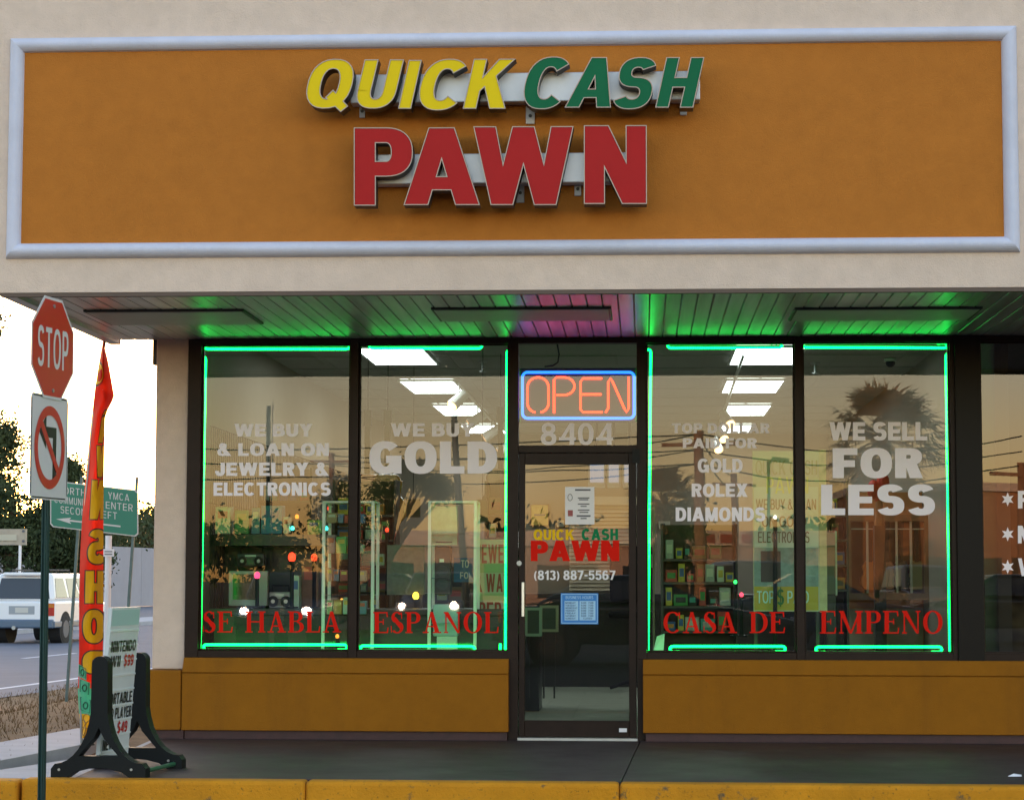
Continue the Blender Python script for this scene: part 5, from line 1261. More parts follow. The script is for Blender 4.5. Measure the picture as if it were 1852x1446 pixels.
# novelty lamps and lit toys on the counter and shelf
def lamp(px, py, pyb, Y, r, col, st, label):
    b = P(px, pyb, Y); c = P(px, py, Y); t = thing('novelty_lamp', tuple(b), label, 'lamp', 'coloured novelty lamps')
    MB().sphere(c, r, r, r * 1.25, 12, 8).build('lamp_globe', emis('lamp_%d_%d' % (px, py), col, st), t, smooth=True)
    MB().cyl(b, c - _z * r, .016, n=8).build('stem', BLACK, t); MB().cyl(b, b + _z * .012, .05, n=12).build('base', BLACK, t)
lamp(528, 1007, 1099, .65, .030, (1, .03, .01), 1.0, 'red novelty lamp on a black stem on the dark counter')
lamp(568, 1008, 1099, .95, .026, (1, .04, .01), .35, 'dimmer red novelty lamp right of the bright one')
lamp(465, 1040, 1099, .62, .024, (1, .05, .15), .55, 'pink novelty lamp beside the television')
lamp(529, 955, 966, 1.2, .015, (.05, 1, .7), .9, 'green glowing lamp on the shelf under the word ELECTRONICS')
lamp(590, 955, 966, 1.2, .017, (.05, .9, .8), .9, 'green glowing lamp at the right end of the shelf')
lamp(537, 934, 966, 1.25, .016, (1, .25, .02), .45, 'orange glowing lamp standing behind the green one')
lamp(596, 919, 966, 1.3, .018, (1, .04, .01), .5, 'small red lamp at the top of the showcase')
lamp(752, 1077, 1170, 1.2, .026, (1, .6, .04), .9, 'yellow glowing lamp between the two showcases')
lamp(1330, 1052, 1150, 1.0, .014, (.03, 1, .12), .7, 'small green lamp right of the word CASA'); lamp(1341, 1075, 1150, 1.0, .016, (1, .05, .1), .6, 'small red lamp right of the green one over CASA DE')
# crowded wall racks of goods behind the windows
def rack(px0, px1, Y, pys, label, seed, floor_px=None):
    rg = random.Random(seed); a, b = P(px0, pys[-1], Y), P(px1, pys[0], Y)
    t = thing('goods_rack', ((a.x + b.x) / 2, Y, .007), label, 'rack', 'crowded goods racks')
    MB().box(a.x - .02, a.x, Y, Y + .3, .007, b.z + .3).build('side_panel', BLK2, t); MB().box(b.x, b.x + .02, Y, Y + .3, .007, b.z + .3).build('side_panel', BLK2, t); MB().box(a.x, b.x, Y + .28, Y + .3, .007, b.z + .3).build('back_panel', mat('rack_back', (.10, .085, .07), .8, noise=.2, nscale=8), t)
    words = ['upright', 'squat', 'slim', 'wide', 'small', 'tilted', 'narrow', 'boxy']; names = ['red', 'blue', 'silver', 'green', 'orange', 'white', 'black', 'brown', 'yellow', 'teal']
    cs = [(.5, .04, .03), (.05, .13, .4), (.42, .43, .45), (.08, .3, .1), (.6, .22, .03), (.66, .66, .62), (.02, .02, .025), (.24, .13, .06), (.6, .45, .05), (.06, .34, .34)]
    for r_, py in enumerate(pys):
        z = P(px0, py, Y).z; MB().box(a.x, b.x, Y, Y + .28, z - .02, z).build('shelf', BLK2, t)
        x = a.x + .02; n_ = 0
        while x < b.x - .07:
            w_ = rg.uniform(.05, .13); h_ = rg.uniform(.07, .17); i = rg.randrange(10); k = rg.randrange(8)
            if x + w_ > b.x - .005: break
            g = thing('merchandise_box', (x + w_ / 2, Y + .06, z), '%s %s package, number %d on shelf %d of the %s' % (words[k], names[i], n_ + 1, r_ + 1, label.split(' full')[0]), 'box', 'goods on the shop shelves')
            MB().box(x, x + w_, Y + .03, Y + .12, z + .001, z + h_).build('carton', mat('pack_%d' % i, cs[i], .45, noise=.25, nscale=25), g, bevel=.004)
            MB().box(x + w_ * .15, x + w_ * .85, Y + .0285, Y + .0305, z + h_ * .3, z + h_ * .75).build('print_panel', mat('pack_%d' % ((i + 3) % 10), cs[(i + 3) % 10]), g)
            x += w_ + rg.uniform(.005, .03); n_ += 1
rack(604, 712, 2.3, (930, 975, 1022, 1070, 1118), 'left goods rack full of packages', 5)
rack(880, 912, 3.2, (930, 972, 1015), 'narrow goods rack full of packages', 6)
rack(1200, 1330, 2.6, (1010, 1052, 1095, 1140), 'right goods rack full of packages', 8)
rack(400, 560, 3.4, (905, 1010, 1050), 'far left goods rack full of packages', 9)

def boombox(px0, px1, py0, py1, Y, label, col):
    a, b = P(px0, py1, Y), P(px1, py0, Y); t = thing('boombox', ((a.x + b.x) / 2, Y, a.z), label, 'stereo', 'portable stereos in the left window')
    w_, h_ = b.x - a.x, b.z - a.z
    MB().box(a.x, b.x, Y, Y + .11, a.z, b.z).build('case', mat('stereo_%d' % px0, col, .4), t, bevel=.012)
    for u in (.2, .8):
        c = Vector((a.x + w_ * u, Y, a.z + h_ * .42)); o = MB().cyl(c + Vector((0, -.008, 0)), c + Vector((0, .003, 0)), h_ * .34, n=18).build('speaker_cone', BLACKM, t); MB().cyl(c + Vector((0, -.012, 0)), c + Vector((0, -.006, 0)), h_ * .13, n=12).build('cone_cap', METAL, o)
    MB().box(a.x + w_ * .38, a.x + w_ * .62, Y - .006, Y + .002, a.z + h_ * .15, a.z + h_ * .6).build('cassette_door', mat('stereo_door', (.05, .055, .06), .25), t)
    MB().box(a.x + w_ * .3, a.x + w_ * .7, Y - .005, Y + .002, a.z + h_ * .74, a.z + h_ * .88).build('tuner_strip', METAL, t)
    MB().tube([(a.x + w_ * .1, Y + .05, b.z), (a.x + w_ * .12, Y + .05, b.z + .05), (b.x - w_ * .12, Y + .05, b.z + .05), (b.x - w_ * .1, Y + .05, b.z)], .009, 6).build('handle', BLACK, t)
boombox(428, 478, 1000, 1024, 1.18, 'dark portable stereo on the inner shelf board under the goods', (.05, .055, .065))
boombox(486, 525, 1070, 1099, .8, 'silver portable stereo on the dark counter between television and tall box', (.32, .32, .34))
def hung_guitar(px, py, Y, col, label):
    c = P(px, py, Y); tt = thing('guitar', tuple(c), label, 'guitar', 'guitars hung above the left goods rack')
    pr = [(-.17, -.20), (-.10, -.28), (.10, -.28), (.17, -.20), (.17, -.10), (.115, -.02), (.135, .10), (.085, .17), (-.085, .17), (-.135, .10), (-.115, -.02), (-.17, -.10)]
    o = MB().prism(pr, lambda u, v, d: Vector((c.x + u, c.y + d, c.z + v)), 0, .08).build('body', mat('hung_guitar_%d' % px, col, .25, coat=.4), tt, bevel=.012)
    MB().cyl((c.x, c.y - .003, c.z + .02), (c.x, c.y + .002, c.z + .02), .05, n=16).build('sound_hole', BLACKM, o); MB().box(c.x - .06, c.x + .06, c.y - .012, c.y - .001, c.z - .13, c.z - .115).build('bridge', DKW, o)
    MB().box(c.x - .024, c.x + .024, c.y - .015, c.y + .01, c.z + .17, c.z + .60).build('neck', DKW, tt); MB().box(c.x - .036, c.x + .036, c.y - .01, c.y + .012, c.z + .60, c.z + .74).build('headstock', DKW, tt)
    MB().cyl((c.x, c.y + .02, c.z + .74), (c.x, c.y + .02, ZC - .01), .004, n=5).build('hanger', BLACK, tt)
hung_guitar(700, 892, 2.75, (.50, .22, .06), 'honey brown guitar hung in the WE BUY GOLD window'); hung_guitar(664, 892, 2.8, (.30, .05, .02), 'dark red guitar hung beside the mullion in the WE BUY GOLD window'); hung_guitar(905, 880, 3.6, (.06, .05, .05), 'black guitar hung near the door above the narrow rack')

rack(785, 850, 2.9, (1085, 1125, 1160), 'low middle goods rack full of packages', 12)
rack(1500, 1530, 3.0, (930, 975, 1020, 1065), 'slim right goods rack full of packages', 14)
lamp(640 - 22, 1085, 1170, .9, .013, (1, .35, .05), .6, 'tiny amber lamp low in the showcase straddling the mullion'); lamp(700, 958, 1170, 1.9, .016, (1, .05, .02), .5, 'tiny red lamp on a tall stem behind the WE BUY GOLD window'); lamp(610, 1150, 1176, .3, .014, (1, .3, .03), .5, 'orange lamp on the sill right of the word HABLA'); lamp(1402, 935, 1176, .5, .012, (1, .9, .7), 1.0, 'small white lamp on a thin stem before the poster board')

# ================================================================== BEYOND THE PAVEMENT ON THE LEFT
GSIGN = mat('sign_green', (.006, .20, .14), .4, noise=.05, nscale=4); GALV = mat('post_galv', (.10, .15, .16), .5, metal=.4, noise=.2, nscale=9)
gy = 7.4
t = thing('road_sign', tuple(G(118, 1268, -.2)), 'green direction sign to YMCA community center on two leaning steel posts', 'road sign')
gb = P(118, 1268, gy); gt_ = P(146, 862, gy)
a_ = (gt_ - gb).normalized()
for off in (0, .62):
    b0 = gb + Vector((off, .0, 0)); b0 = b0 - a_ * .4; e0 = b0 + a_ * ((gt_ - gb).length + .4)
    q = MB(); q.tube([b0 + Vector((0, .05, 0)), e0 + Vector((0, .05, 0))], .021, 4); q.build('post', GALV, t)
gx_ = (P(250, 886, gy) - P(91, 868, gy)); gl = gx_.length; gx_ = gx_.normalized()
gv = (P(91, 868, gy) - P(91, 952, gy)); gh = gv.length; gv.normalize()
c0 = P(91, 952, gy)
f = lambda u, v, d: c0 + gx_ * u * gl + gv * v * gh + Vector((0, -d, 0))
cr = [(.03 + .0, 0), (.97, 0), (1, .06), (1, .94), (.97, 1), (.03, 1), (0, .94), (0, .06)]
o = MB().prism(cr, f, 0, .004).build('sign_panel', SGW, t)
MB().prism([(.5 + (u - .5) * .975, .5 + (v - .5) * .955) for u, v in cr], f, .0042, .007).build('green_face', GSIGN, o)
for txt, u0, u1, v0, v1 in (('NORTH', .09, .40, .74, .89), ('YMCA', .66, .90, .74, .89), ('COMMUNITY', .05, .47, .53, .68), ('CENTER', .56, .94, .53, .68), ('SECOND', .12, .46, .32, .47), ('LEFT', .54, .76, .32, .47), ('<', .07, .80, .12, .24)):
    mb = MB(); put_text(mb, txt, f(u0, v0, .009), f(u1, v0, .009) - f(u0, v0, .009), f(u0, v1, .009) - f(u0, v0, .009), s=.12, h=.11, track=.2); mb.build('lettering', SGW, o, fixn=False)
# white post with a small plate
wp = P(194, 1120, 14); 
t = thing('marker_post', (wp.x, 14, -.3), 'white marker post with a small white plate behind the flag', 'post')
MB().cyl((wp.x, 14, -.6), (wp.x, 14, P(194, 968, 14).z), .045, n=10).build('post', WHITEP, t)
q = PB(186, 206, 992, 1006, 13.92, .01); o = q.build('plate', WHITEP, t); q = MB()
for yy in (996, 1001): pbox(q, 189, 203, yy, yy + 1.6, 13.914, 13.918, None, 13.916)
q.build('print', INK, o)
# concrete wall along the far side of the road
wb = G(255, 1089, -.2); wl_ = Vector((wb.x, wb.y, 0)); wtop = P(255, 990, wb.y).z
q = MB()
p0, p1 = wl_ - rd * 190, wl_ + rd * 260
for k in range(45):
    a, b = p0 + rd * (k * 10 + .02), p0 + rd * (k * 10 + 9.98)
    q.hexa([a + _z * -.4, b + _z * -.4, b + rn * .25 + _z * -.4, a + rn * .25 + _z * -.4, a + _z * wtop, b + _z * wtop, b + rn * .25 + _z * wtop, a + rn * .25 + _z * wtop])
tag(q.build('boundary_wall', PALE), 'long pale concrete wall on the far side of the road', 'wall')

def leafmat(name, c1, c2):
    return mat(name, c1, .7, col2=c2, noise=.3, nscale=.9, spec=.25)
LEAF = leafmat('leaves_dark', (.020, .035, .014), (.060, .080, .030)); LEAF2 = leafmat('leaves_olive', (.04, .05, .018), (.11, .10, .04)); BARK = mat('bark', (.09, .065, .045), .9, noise=.4, nscale=6, bump=.8, bscale=20)
def crown(q, c, r, n, per, size, rng, shell=.42):
    c = Vector(c)
    for _ in range(n):
        while True:
            d = Vector((rng.uniform(-1, 1), rng.uniform(-1, 1), rng.uniform(-1, 1)))
            if shell < d.length < 1: break
        p = c + Vector((d.x * r[0], d.y * r[1], d.z * r[2])); s = rng.uniform(.5, 1.25) * size * 3.0
        for _ in range(per):
            v = p + Vector((rng.gauss(0, s), rng.gauss(0, s), rng.gauss(0, s * .7)))
            a = Vector((rng.gauss(0, 1), rng.gauss(0, 1), rng.gauss(0, .6))).normalized(); b = a.orthogonal().normalized(); b.rotate(Matrix.Rotation(rng.uniform(0, 6.28), 3, a)); cc = a.cross(b)
            l = size * rng.uniform(.6, 1.3)
            q.add([v - b * l, v + cc * l * .45, v + b * l, v - cc * l * .45], [(0, 1, 2, 3)])
def tree(base, h, blobs, label, leaf=LEAF, size=.22, per=26, n=60, group=None, name='broadleaf_tree', cat='tree', seed=1, tr=.25):
    rng = random.Random(seed); base = Vector(base)
    t = thing(name, tuple(base), label, cat, group)
    q = MB(); top = base + Vector((0, 0, h * .62))
    mids = [base - Vector((0, 0, .4)), base + Vector((rng.uniform(-.2, .2), 0, h * .3)), top]
    q.tube(mids, [tr * 1.2, tr, tr * .6], 8)
    for (c, r) in blobs:
        c = Vector(c); s_ = base + Vector((0, 0, h * rng.uniform(.25, .5)))
        q.tube([s_, (s_ + c) / 2 + Vector((0, 0, .2)), c], [tr * .5, tr * .35, tr * .1], 6)
        for _ in range(4):
            e = c + Vector((rng.uniform(-.8, .8) * r[0], rng.uniform(-.8, .8) * r[1], rng.uniform(-.5, .9) * r[2]))
            q.tube([(s_ + c) / 2, e], [tr * .22, tr * .04], 5)
    q.build('trunk', BARK, t)
    q = MB()
    for (c, r) in blobs: crown(q, c, r, n, per, size, rng)
    q.build('crown', leaf, t, fixn=False)
    return t
def blob(px, py, rx, ry, Y):
    k = (DIST + Y) / FPX; p = P(px, py, Y); return (tuple(p), (rx * k, rx * k, ry * k))
def gz(px, Y, z=-.3): p = P(px, 1080, Y); return (p.x, Y, z)
tree(gz(-70, 78), 13, [blob(-60, 800, 80, 75, 78), blob(-12, 820, 50, 78, 78), blob(-150, 700, 100, 100, 78), blob(-45, 590, 38, 40, 78), blob(-90, 900, 100, 70, 78)], 'tall dark oak at the left edge of the picture', seed=2, size=.11, n=84, per=46, tr=.5)
tree(gz(20, 70), 7, [blob(10, 930, 62, 60, 70), blob(50, 985, 55, 60, 70), blob(-50, 980, 70, 60, 70)], 'dense dark tree behind the roadside board at left', seed=3, size=.10, n=90, per=44)
tree(gz(105, 72), 6, [blob(100, 990, 45, 62, 72), blob(128, 1000, 40, 50, 72), blob(95, 950, 30, 40, 72), blob(122, 858, 14, 22, 72), blob(160, 1010, 34, 46, 72)], 'dark bushy tree behind the green direction sign', seed=4, size=.10, n=80, per=40)
tree(gz(265, 150), 10, [blob(268, 955, 26, 40, 150), blob(300, 945, 30, 50, 150), blob(245, 975, 24, 26, 150)], 'thin brownish tree beyond the wall next to the pilaster', leaf=LEAF2, seed=5, size=.16, n=34, per=30)
q = MB(); rng = random.Random(9)
for k in range(26):
    p = wl_ + rd * (-70 + k * 6.5) + rn * 2.2; crown(q, (p.x, p.y, wtop + .2), (2.6, 3.6, 1.3 + .8 * rng.random()), 18, 34, .17, rng)
hb = q
hedge = hb.build('hedge', LEAF, fixn=False); tag(hedge, 'dark green hedge growing along behind the pale concrete wall', 'hedge')
for i, (px, Y, hh_) in enumerate(((-330, 95, 15), (-480, 120, 17), (-700, 110, 16), (190, 190, 8), (230, 210, 9))):  # first three stand out of view, added to block the low sun
    b = gz(px, Y); c = P(px, 1000, Y)
    tree(b, hh_, [((b[0], Y, hh_ * .62), (hh_ * .34, hh_ * .34, hh_ * .36)), ((b[0] + 2.5, Y - 1, hh_ * .45), (hh_ * .26, hh_ * .26, hh_ * .25))], ['broad tree left of the tall oak outside the frame', 'second broad tree farther left outside the frame', 'third broad tree farthest left outside the frame', 'low far tree hidden behind the feather flag', 'low far tree seen above the wall beside the flag'][i], seed=20 + i, size=.3, n=70, tr=.35)
# pale board on a post by the road
t = thing('roadside_board', gz(20, 55), 'pale framed roadside board on a white post at the left edge', 'board')
bt_ = mat('board_tan', (.40, .34, .27), .7, noise=.15, nscale=3)
PB(-90, 47, 956, 985, 55, .12).build('board', bt_, t); PB(-80, 30, 966, 977, 54.96, .03).build('panel', CREAM, t); PB(33, 37, 985, 1075, 55.02, .08).build('post', WHITEP, t)
for yy in (960, 978):
    p = P(42, yy, 54.97); MB().cyl(p, p + Vector((0, .02, 0)), .045, n=8).build('bolt', INK, t)
# dry grass blades on the verge, as one mass
q = MB(); rng = random.Random(5)
for _ in range(9000):
    x = rng.uniform(-9.3, -4.4); y = rng.uniform(-2.5, 24)
    z = -.10 if x > -5.0 else (-.16 if x > -6.4 else (-.16 - (.24) * (-6.4 - x) if x > -7.4 else -.40 - .055 * (-7.4 - x)))
    if x > -6.4 and x <= -5.0: z = -.10 - .06 * (-5 - x) / 1.4
    if x < -9.2 + .085 * (y - 16): continue
    h_ = rng.uniform(.02, .07); dx, dy = rng.uniform(-.04, .04), rng.uniform(-.03, .03)
    q.add([(x - .006, y, z - .01), (x + .006, y, z - .01), (x + dx, y + dy, z + h_)], [(0, 1, 2)])
tag(q.build('grass', DRYG, fixn=False), 'dry brown grass on the verge beside the road', 'grass', kind='stuff')

# ------------------------------------------------------------------ vehicles
TYRE = mat('tyre', (.015, .015, .016), .8); RIM = mat('rim', (.45, .46, .48), .35, metal=.7); LRED = mat('lamp_red', (.45, .012, .008), .25); LAMB = mat('lamp_amber', (.55, .16, .01), .25)
GLZ = mat('car_glass', (.03, .036, .05), .08, spec=.6)
def car(origin, fwd, paint, label, group=None, L=4.5, W=1.74, H=1.75, suv=True, headlights=None, lower=None, rimm=None, cat='car', name='parked_car'):
    fwd = Vector(fwd).normalized(); rt_ = Vector((fwd.y, -fwd.x, 0)); o_ = Vector(origin)
    T = lambda x, y, z: o_ + rt_ * x + fwd * y + _z * z
    t = thing(name, tuple(o_), label, cat, group)
    h = W / 2
    if suv: prof = [(0, .42), (0, 1.02), (.03, 1.08), (L - 1.25, 1.08), (L - .15, .98), (L, .80), (L, .42)]; roof = (.10, L - 1.95, L - 1.25, .30)
    else: prof = [(0, .34), (0, .82), (.1, .92), (1.0, .95), (L - 1.35, .92), (L - .2, .74), (L, .58), (L, .32)]; roof = (1.35, L - 2.3, L - 1.4, .75)
    q = MB(); q.prism(prof, lambda u, v, d: T(d, u, v), -h, h); body = q.build('body', paint, t, bevel=.11, seg=4)
    bz = 1.075 if suv else .93; ins = .10; y0, y1, y2, yb = roof[0], roof[1], roof[2], roof[3]
    ybase = .04 if suv else .55
    q = MB(); q.hexa([T(-h + .03, ybase, bz), T(h - .03, ybase, bz), T(h - .03, y2, bz), T(-h + .03, y2, bz), T(-h + ins + .06, y0 + .10, H - .02), T(h - ins - .06, y0 + .10, H - .02), T(h - ins - .06, y1, H - .02), T(-h + ins + .06, y1, H - .02)])
    q.build('cabin', paint, t, bevel=.10, seg=4)
    def panel(name, a, b, c, d, off, mt):     # quad inset on a cabin face with thickness
        a, b, c, d = Vector(a), Vector(b), Vector(c), Vector(d); n_ = (b - a).cross(d - a).normalized() * off
        MB().hexa([a, b, c, d, a + n_, b + n_, c + n_, d + n_]).build(name, mt, t, bevel=.006)
    # cabin face interpolation
    def side(sg, y, k):    # point on the side face; k 0 base ..1 roof, y 0..1
        ya = (ybase * (1 - k) + (y0 + .10) * k); yb_ = (y2 * (1 - k) + y1 * k); x = (h - .03) * (1 - k) + (h - ins - .06) * k
        return T(sg * x, ya + (yb_ - ya) * y, bz + (H - .02 - bz) * k)
    for sg in (1, -1):
        cuts = ((.05, .33), (.37, .64), (.67, .95)) if suv else ((.16, .50), (.53, .88))
        for (u0, u1) in cuts:
            pts = [side(sg, u0, .12), side(sg, u1, .12), side(sg, u1 - .02, .82), side(sg, u0 + .02, .82)]
            if sg < 0: pts = pts[::-1]
            panel('side_window', *pts, .008, GLZ)
    def endf(rear, x, k):
        y = (ybase * (1 - k) + (y0 + .10) * k) if rear else (y2 * (1 - k) + y1 * k); xx = (h - .03) * (1 - k) + (h - ins - .06) * k
        return T(x * xx, y, bz + (H - .02 - bz) * k)
    panel('rear_window', endf(1, -.86, .08), endf(1, .86, .08), endf(1, .84, .82), endf(1, -.84, .82), .008, GLZ)
    panel('windscreen', endf(0, .9, .06), endf(0, -.9, .06), endf(0, -.88, .9), endf(0, .88, .9), .008, GLZ)
    wr = .36 if suv else .32
    for y in (.82 if suv else .85, L - .85):
        for sg in (1, -1):
            a, b = T(sg * (h - .24), y, wr), T(sg * (h + .012), y, wr)
            wv = MB().cyl(a, b, wr, n=24).build('wheel', TYRE, t, bevel=.03)
            MB().cyl(b, b + rt_ * sg * .01, wr * .62, n=16).build('rim', rimm or RIM, wv)
            MB().cyl(T(sg * (h - .3), y, wr + .02), T(sg * (h + .004), y, wr + .02), wr + .07, n=24).build('wheel_arch', BLACKM, t)
    if lower:
        q = MB(); q.prism([(-.02, .40), (-.02, .57), (L + .01, .57), (L + .01, .40)], lambda u, v, d: T(d, u, v), -h - .012, h + .012); q.build('lower_trim', lower, t, bevel=.03)
    bmp = MB(); bmp.prism([(-.10, .40), (-.10, .60), (.04, .62), (.04, .38)], lambda u, v, d: T(d, u, v), -h + .02, h - .02); bmp.build('bumper', lower or BLACK, t, bevel=.03)
    bmp = MB(); bmp.prism([(L - .04, .34), (L - .04, .56), (L + .09, .54), (L + .09, .36)], lambda u, v, d: T(d, u, v), -h + .02, h - .02); bmp.build('bumper', lower or BLACK, t, bevel=.03)
    for sg in (1, -1):
        zt = 1.02 if suv else .84; zb = .70 if suv else .66
        tl = MB().prism([(sg * (h - .20), zb), (sg * (h - .015), zb), (sg * (h - .015), zt), (sg * (h - .20), zt)], lambda u, v, d: T(u, d, v), -.02, .1).build('tail_light', LRED, t, bevel=.01)
        MB().prism([(sg * (h - .19), zt - .11), (sg * (h - .02), zt - .11), (sg * (h - .02), zt - .01), (sg * (h - .19), zt - .01)], lambda u, v, d: T(u, d, v), -.025, -.018).build('indicator', LAMB, tl)
        MB().cyl(T(sg * (h - .22), L - .12, .67), T(sg * (h - .22), L + .014, .67), .085, n=14).build('headlight', headlights or RIM, t)
        m_ = MB().prism([(sg * (h + .0), 1.02), (sg * (h + .2), 1.02), (sg * (h + .2), 1.18), (sg * (h + .0), 1.18)], lambda u, v, d: T(u, d, v), y2 - .12, y2 - .04).build('mirror', BLACK, t, bevel=.02)
    pf = MB().prism([(-.34, .74), (.34, .74), (.34, .95), (-.34, .95)], lambda u, v, d: T(u, d, v), -.006, .01).build('plate_recess', mat('plate_recess', (.35, .37, .40), .5), t)
    MB().prism([(-.17, .78), (.17, .78), (.17, .91), (-.17, .91)], lambda u, v, d: T(u, d, v), -.012, -.005).build('number_plate', mat('plate_white', (.62, .60, .55), .5), pf)
    return t, T
VWHITE = mat('car_white', (.88, .88, .90), .25, coat=.4); VLOW = mat('car_lower_blue', (.10, .15, .22), .4); VDARK = mat('car_black', (.010, .012, .016), .2, coat=.5); VBLUE = mat('car_blue', (.03, .06, .12), .25, coat=.4); VSIL = mat('car_silver', (.30, .31, .33), .3, metal=.5, coat=.3)
so_ = P(38, 1165, 38.8); so_.z = -.475
t, T = car(so_, rd, VWHITE, 'white sport utility vehicle with blue lower trim driving away on the road', lower=VLOW, rimm=mat('rim_grey', (.16, .16, .17), .6, spec=.2), H=1.80, name='white_suv')
MB().tube([T(-.5, .5, 1.79), T(-.5, .55, 1.86), T(-.5, 2.1, 1.86), T(-.5, 2.15, 1.79)], .02, 6).build('roof_rack', BLACK, t); MB().tube([T(.5, .5, 1.79), T(.5, .55, 1.86), T(.5, 2.1, 1.86), T(.5, 2.15, 1.79)], .02, 6).build('roof_rack', BLACK, t)
MB().cyl(T(-.15, -.16, .40), T(-.15, .05, .40), .05, n=10).build('tow_hitch', RIM, t)
MB().prism([(-.55, 1.72), (.55, 1.72), (.5, 1.80), (-.5, 1.80)], lambda u, v, d: T(u, d, v), .02, .28).build('spoiler', VWHITE, t, bevel=.02)

# ================================================================== ACROSS THE CAR PARK (seen mirrored in the windows)
HEADL = emis('headlight_on', (1.0, .82, .55), 22.0)
car((-2.25, -18.5, -.15), (1, 0, 0), VDARK, 'black saloon car parked behind the camera, mirrored in the door', 'cars in the car park', rimm=mat('rim_dark', (.03, .03, .033), .4), L=4.7, W=1.78, H=1.44, suv=False)
def rcar(px, q_, fwd, paint, label, **kw):
    p = RF(px, 1045, q_); return car((p.x, p.y, -.15), fwd, paint, label, 'cars in the car park', **kw)
rcar(540, 33, (0.05, 1, 0), VBLUE, 'dark blue car with headlights on, mirrored in the leftmost window', L=4.4, H=1.5, suv=False, headlights=HEADL)
rcar(815, 44, (-.05, 1, 0), VSIL, 'silver car with headlights on, mirrored in the WE BUY GOLD window', L=4.4, H=1.5, suv=False, headlights=HEADL)
rcar(1330, 40, (.2, 1, 0), VDARK, 'black sport utility vehicle mirrored in the TOP DOLLAR window', L=4.6, H=1.78, headlights=None)
rcar(1640, 52, (.1, 1, 0), VSIL, 'silver sport utility vehicle mirrored in the FOR LESS window', L=4.6, H=1.75)
def side_car(px, q_, fx, paint, label):
    p = RF(px, 1045, q_); car((p.x - fx * 2.2, p.y, -.15), (fx, 0, 0), paint, label, 'cars in the car park', L=4.5, H=1.46, suv=False, rimm=mat('rim_grey', (.16, .16, .17), .6, spec=.2))
side_car(1500, 27, 1, VBLUE, 'dark blue car parked sideways, mirrored low around the mullion before EMPENO')
side_car(1790, 31, -1, VDARK, 'black car parked sideways, mirrored low behind the dark pillar')
side_car(690, 50, -1, VDARK, 'black car passing sideways, mirrored low at the mullion before ESPANOL')
# low shopping parade opposite
t = thing('shopping_parade', (6, -112, -.15), 'long low pale parade of shops across the car park', 'building')
FB = mat('parade_wall', (.48, .36, .28), .85, noise=.08, nscale=.4); FBW = mat('parade_fascia', (.66, .56, .46), .8); FBR = mat('parade_red', (.36, .05, .03), .6)
x0, x1 = RF(640, 1000, 112).x, RF(1900, 1000, 112).x
zt = P(1200, 958, 112).z
MB().box(x0, x1, -122, -112, -.3, zt - .9).build('wall', FB, t); MB().box(x0 - .3, x1, -122, -111.2, zt - .9, zt).build('fascia', FBW, t)
rng = random.Random(4); x = x0 + 1
while x < x1 - 4:
    w_ = rng.uniform(2.2, 3.6); MB().box(x, x + w_, -112.05, -111.98, .1, 2.0).build('window', GLZ, t); x += w_ + rng.uniform(.5, 1.6)
for (pa, pc) in ((1195, 1222), (1265, 1290), (1300, 1330), (1340, 1360), (700, 730), (780, 830)):
    a, b = RF(pa, 1000, 111.2), RF(pc, 1000, 111.2); MB().box(a.x, b.x, -111.2, -111.12, zt - .75, zt - .2).build('red_panel', FBR, t)
t = thing('corner_store', (20, -85, -.15), 'taller flat roofed orange shop across the car park, mirrored at the right', 'building')
a, b = RF(1560, 1000, 85), RF(1960, 1000, 85); zz = P(1700, 888, 85).z
MB().box(a.x, b.x, -100, -85, -.3, zz).build('wall', mat('store_orange', (.45, .24, .12), .85, noise=.08, nscale=.5), t); MB().box(a.x - .2, b.x, -100, -84.7, zz, zz + .35).build('cornice', FBW, t)
for k in range(5): MB().box(a.x + 1 + k * 1.9, a.x + 2.4 + k * 1.9, -85.06, -84.98, .2, 2.2).build('window', GLZ, t)
# poles and wires
PWOOD = mat('pole_wood', (.34, .19, .10), .85, noise=.25, nscale=5); PGREY = mat('pole_grey', (.10, .12, .12), .5, metal=.3)
def vpole(px, pytop, q_, rad, label, mt, cross=None, arm=None, name='utility_pole', cat='pole', lean=0):
    p = RF(px, 1045, q_); topz = P(px, pytop, q_).z
    t = thing(name, (p.x, p.y, -.15), label, cat)
    tp = Vector((p.x + lean, p.y, topz))
    MB().cyl((p.x, p.y, -.5), tp, rad * 1.15, rad * .85, 12).build('pole', mt, t)
    if cross: MB().box(p.x - cross, p.x + cross, p.y + rad, p.y + rad + .1, topz - .5, topz - .38).build('cross_arm', mt, t)
    if arm:
        MB().tube([tp - _z * .1, tp + Vector((arm * .4, 0, .12)), tp + Vector((arm, 0, .1))], .05, 6).build('arm', mt, t); e = tp + Vector((arm, 0, .05)); MB().box(e.x - .28, e.x + .28, e.y - .12, e.y + .12, e.z - .06, e.z + .06).build('lamp_head', mt, t)
    return tp
pA = vpole(1267, 778, 54, .17, 'thick wooden utility pole mirrored between the words PAID and FOR', PWOOD, cross=1.2)
pB = vpole(1328, 857, 75, .16, 'shorter wooden utility pole mirrored right of the word GOLD', PWOOD, cross=.9)
vpole(1392, 836, 66, .07, 'thin street lamp mirrored in front of the poster board', PGREY, arm=.45, name='street_lamp', cat='street lamp')
pC = vpole(846, 738, 34, .085, 'dark leaning lamp post mirrored in the WE BUY GOLD window', PGREY, lean=-.32, name='street_lamp', cat='street lamp')
pD = vpole(600, 815, 90, .16, 'distant utility pole mirrored in the leftmost window', PWOOD, cross=1.0)
pE = RF(1850, 860, 60); pE = Vector((pE.x, pE.y, 6.2))
vpole(1850, 836, 60, .16, 'utility pole mirrored in the neighbouring window', PWOOD, cross=1.1)
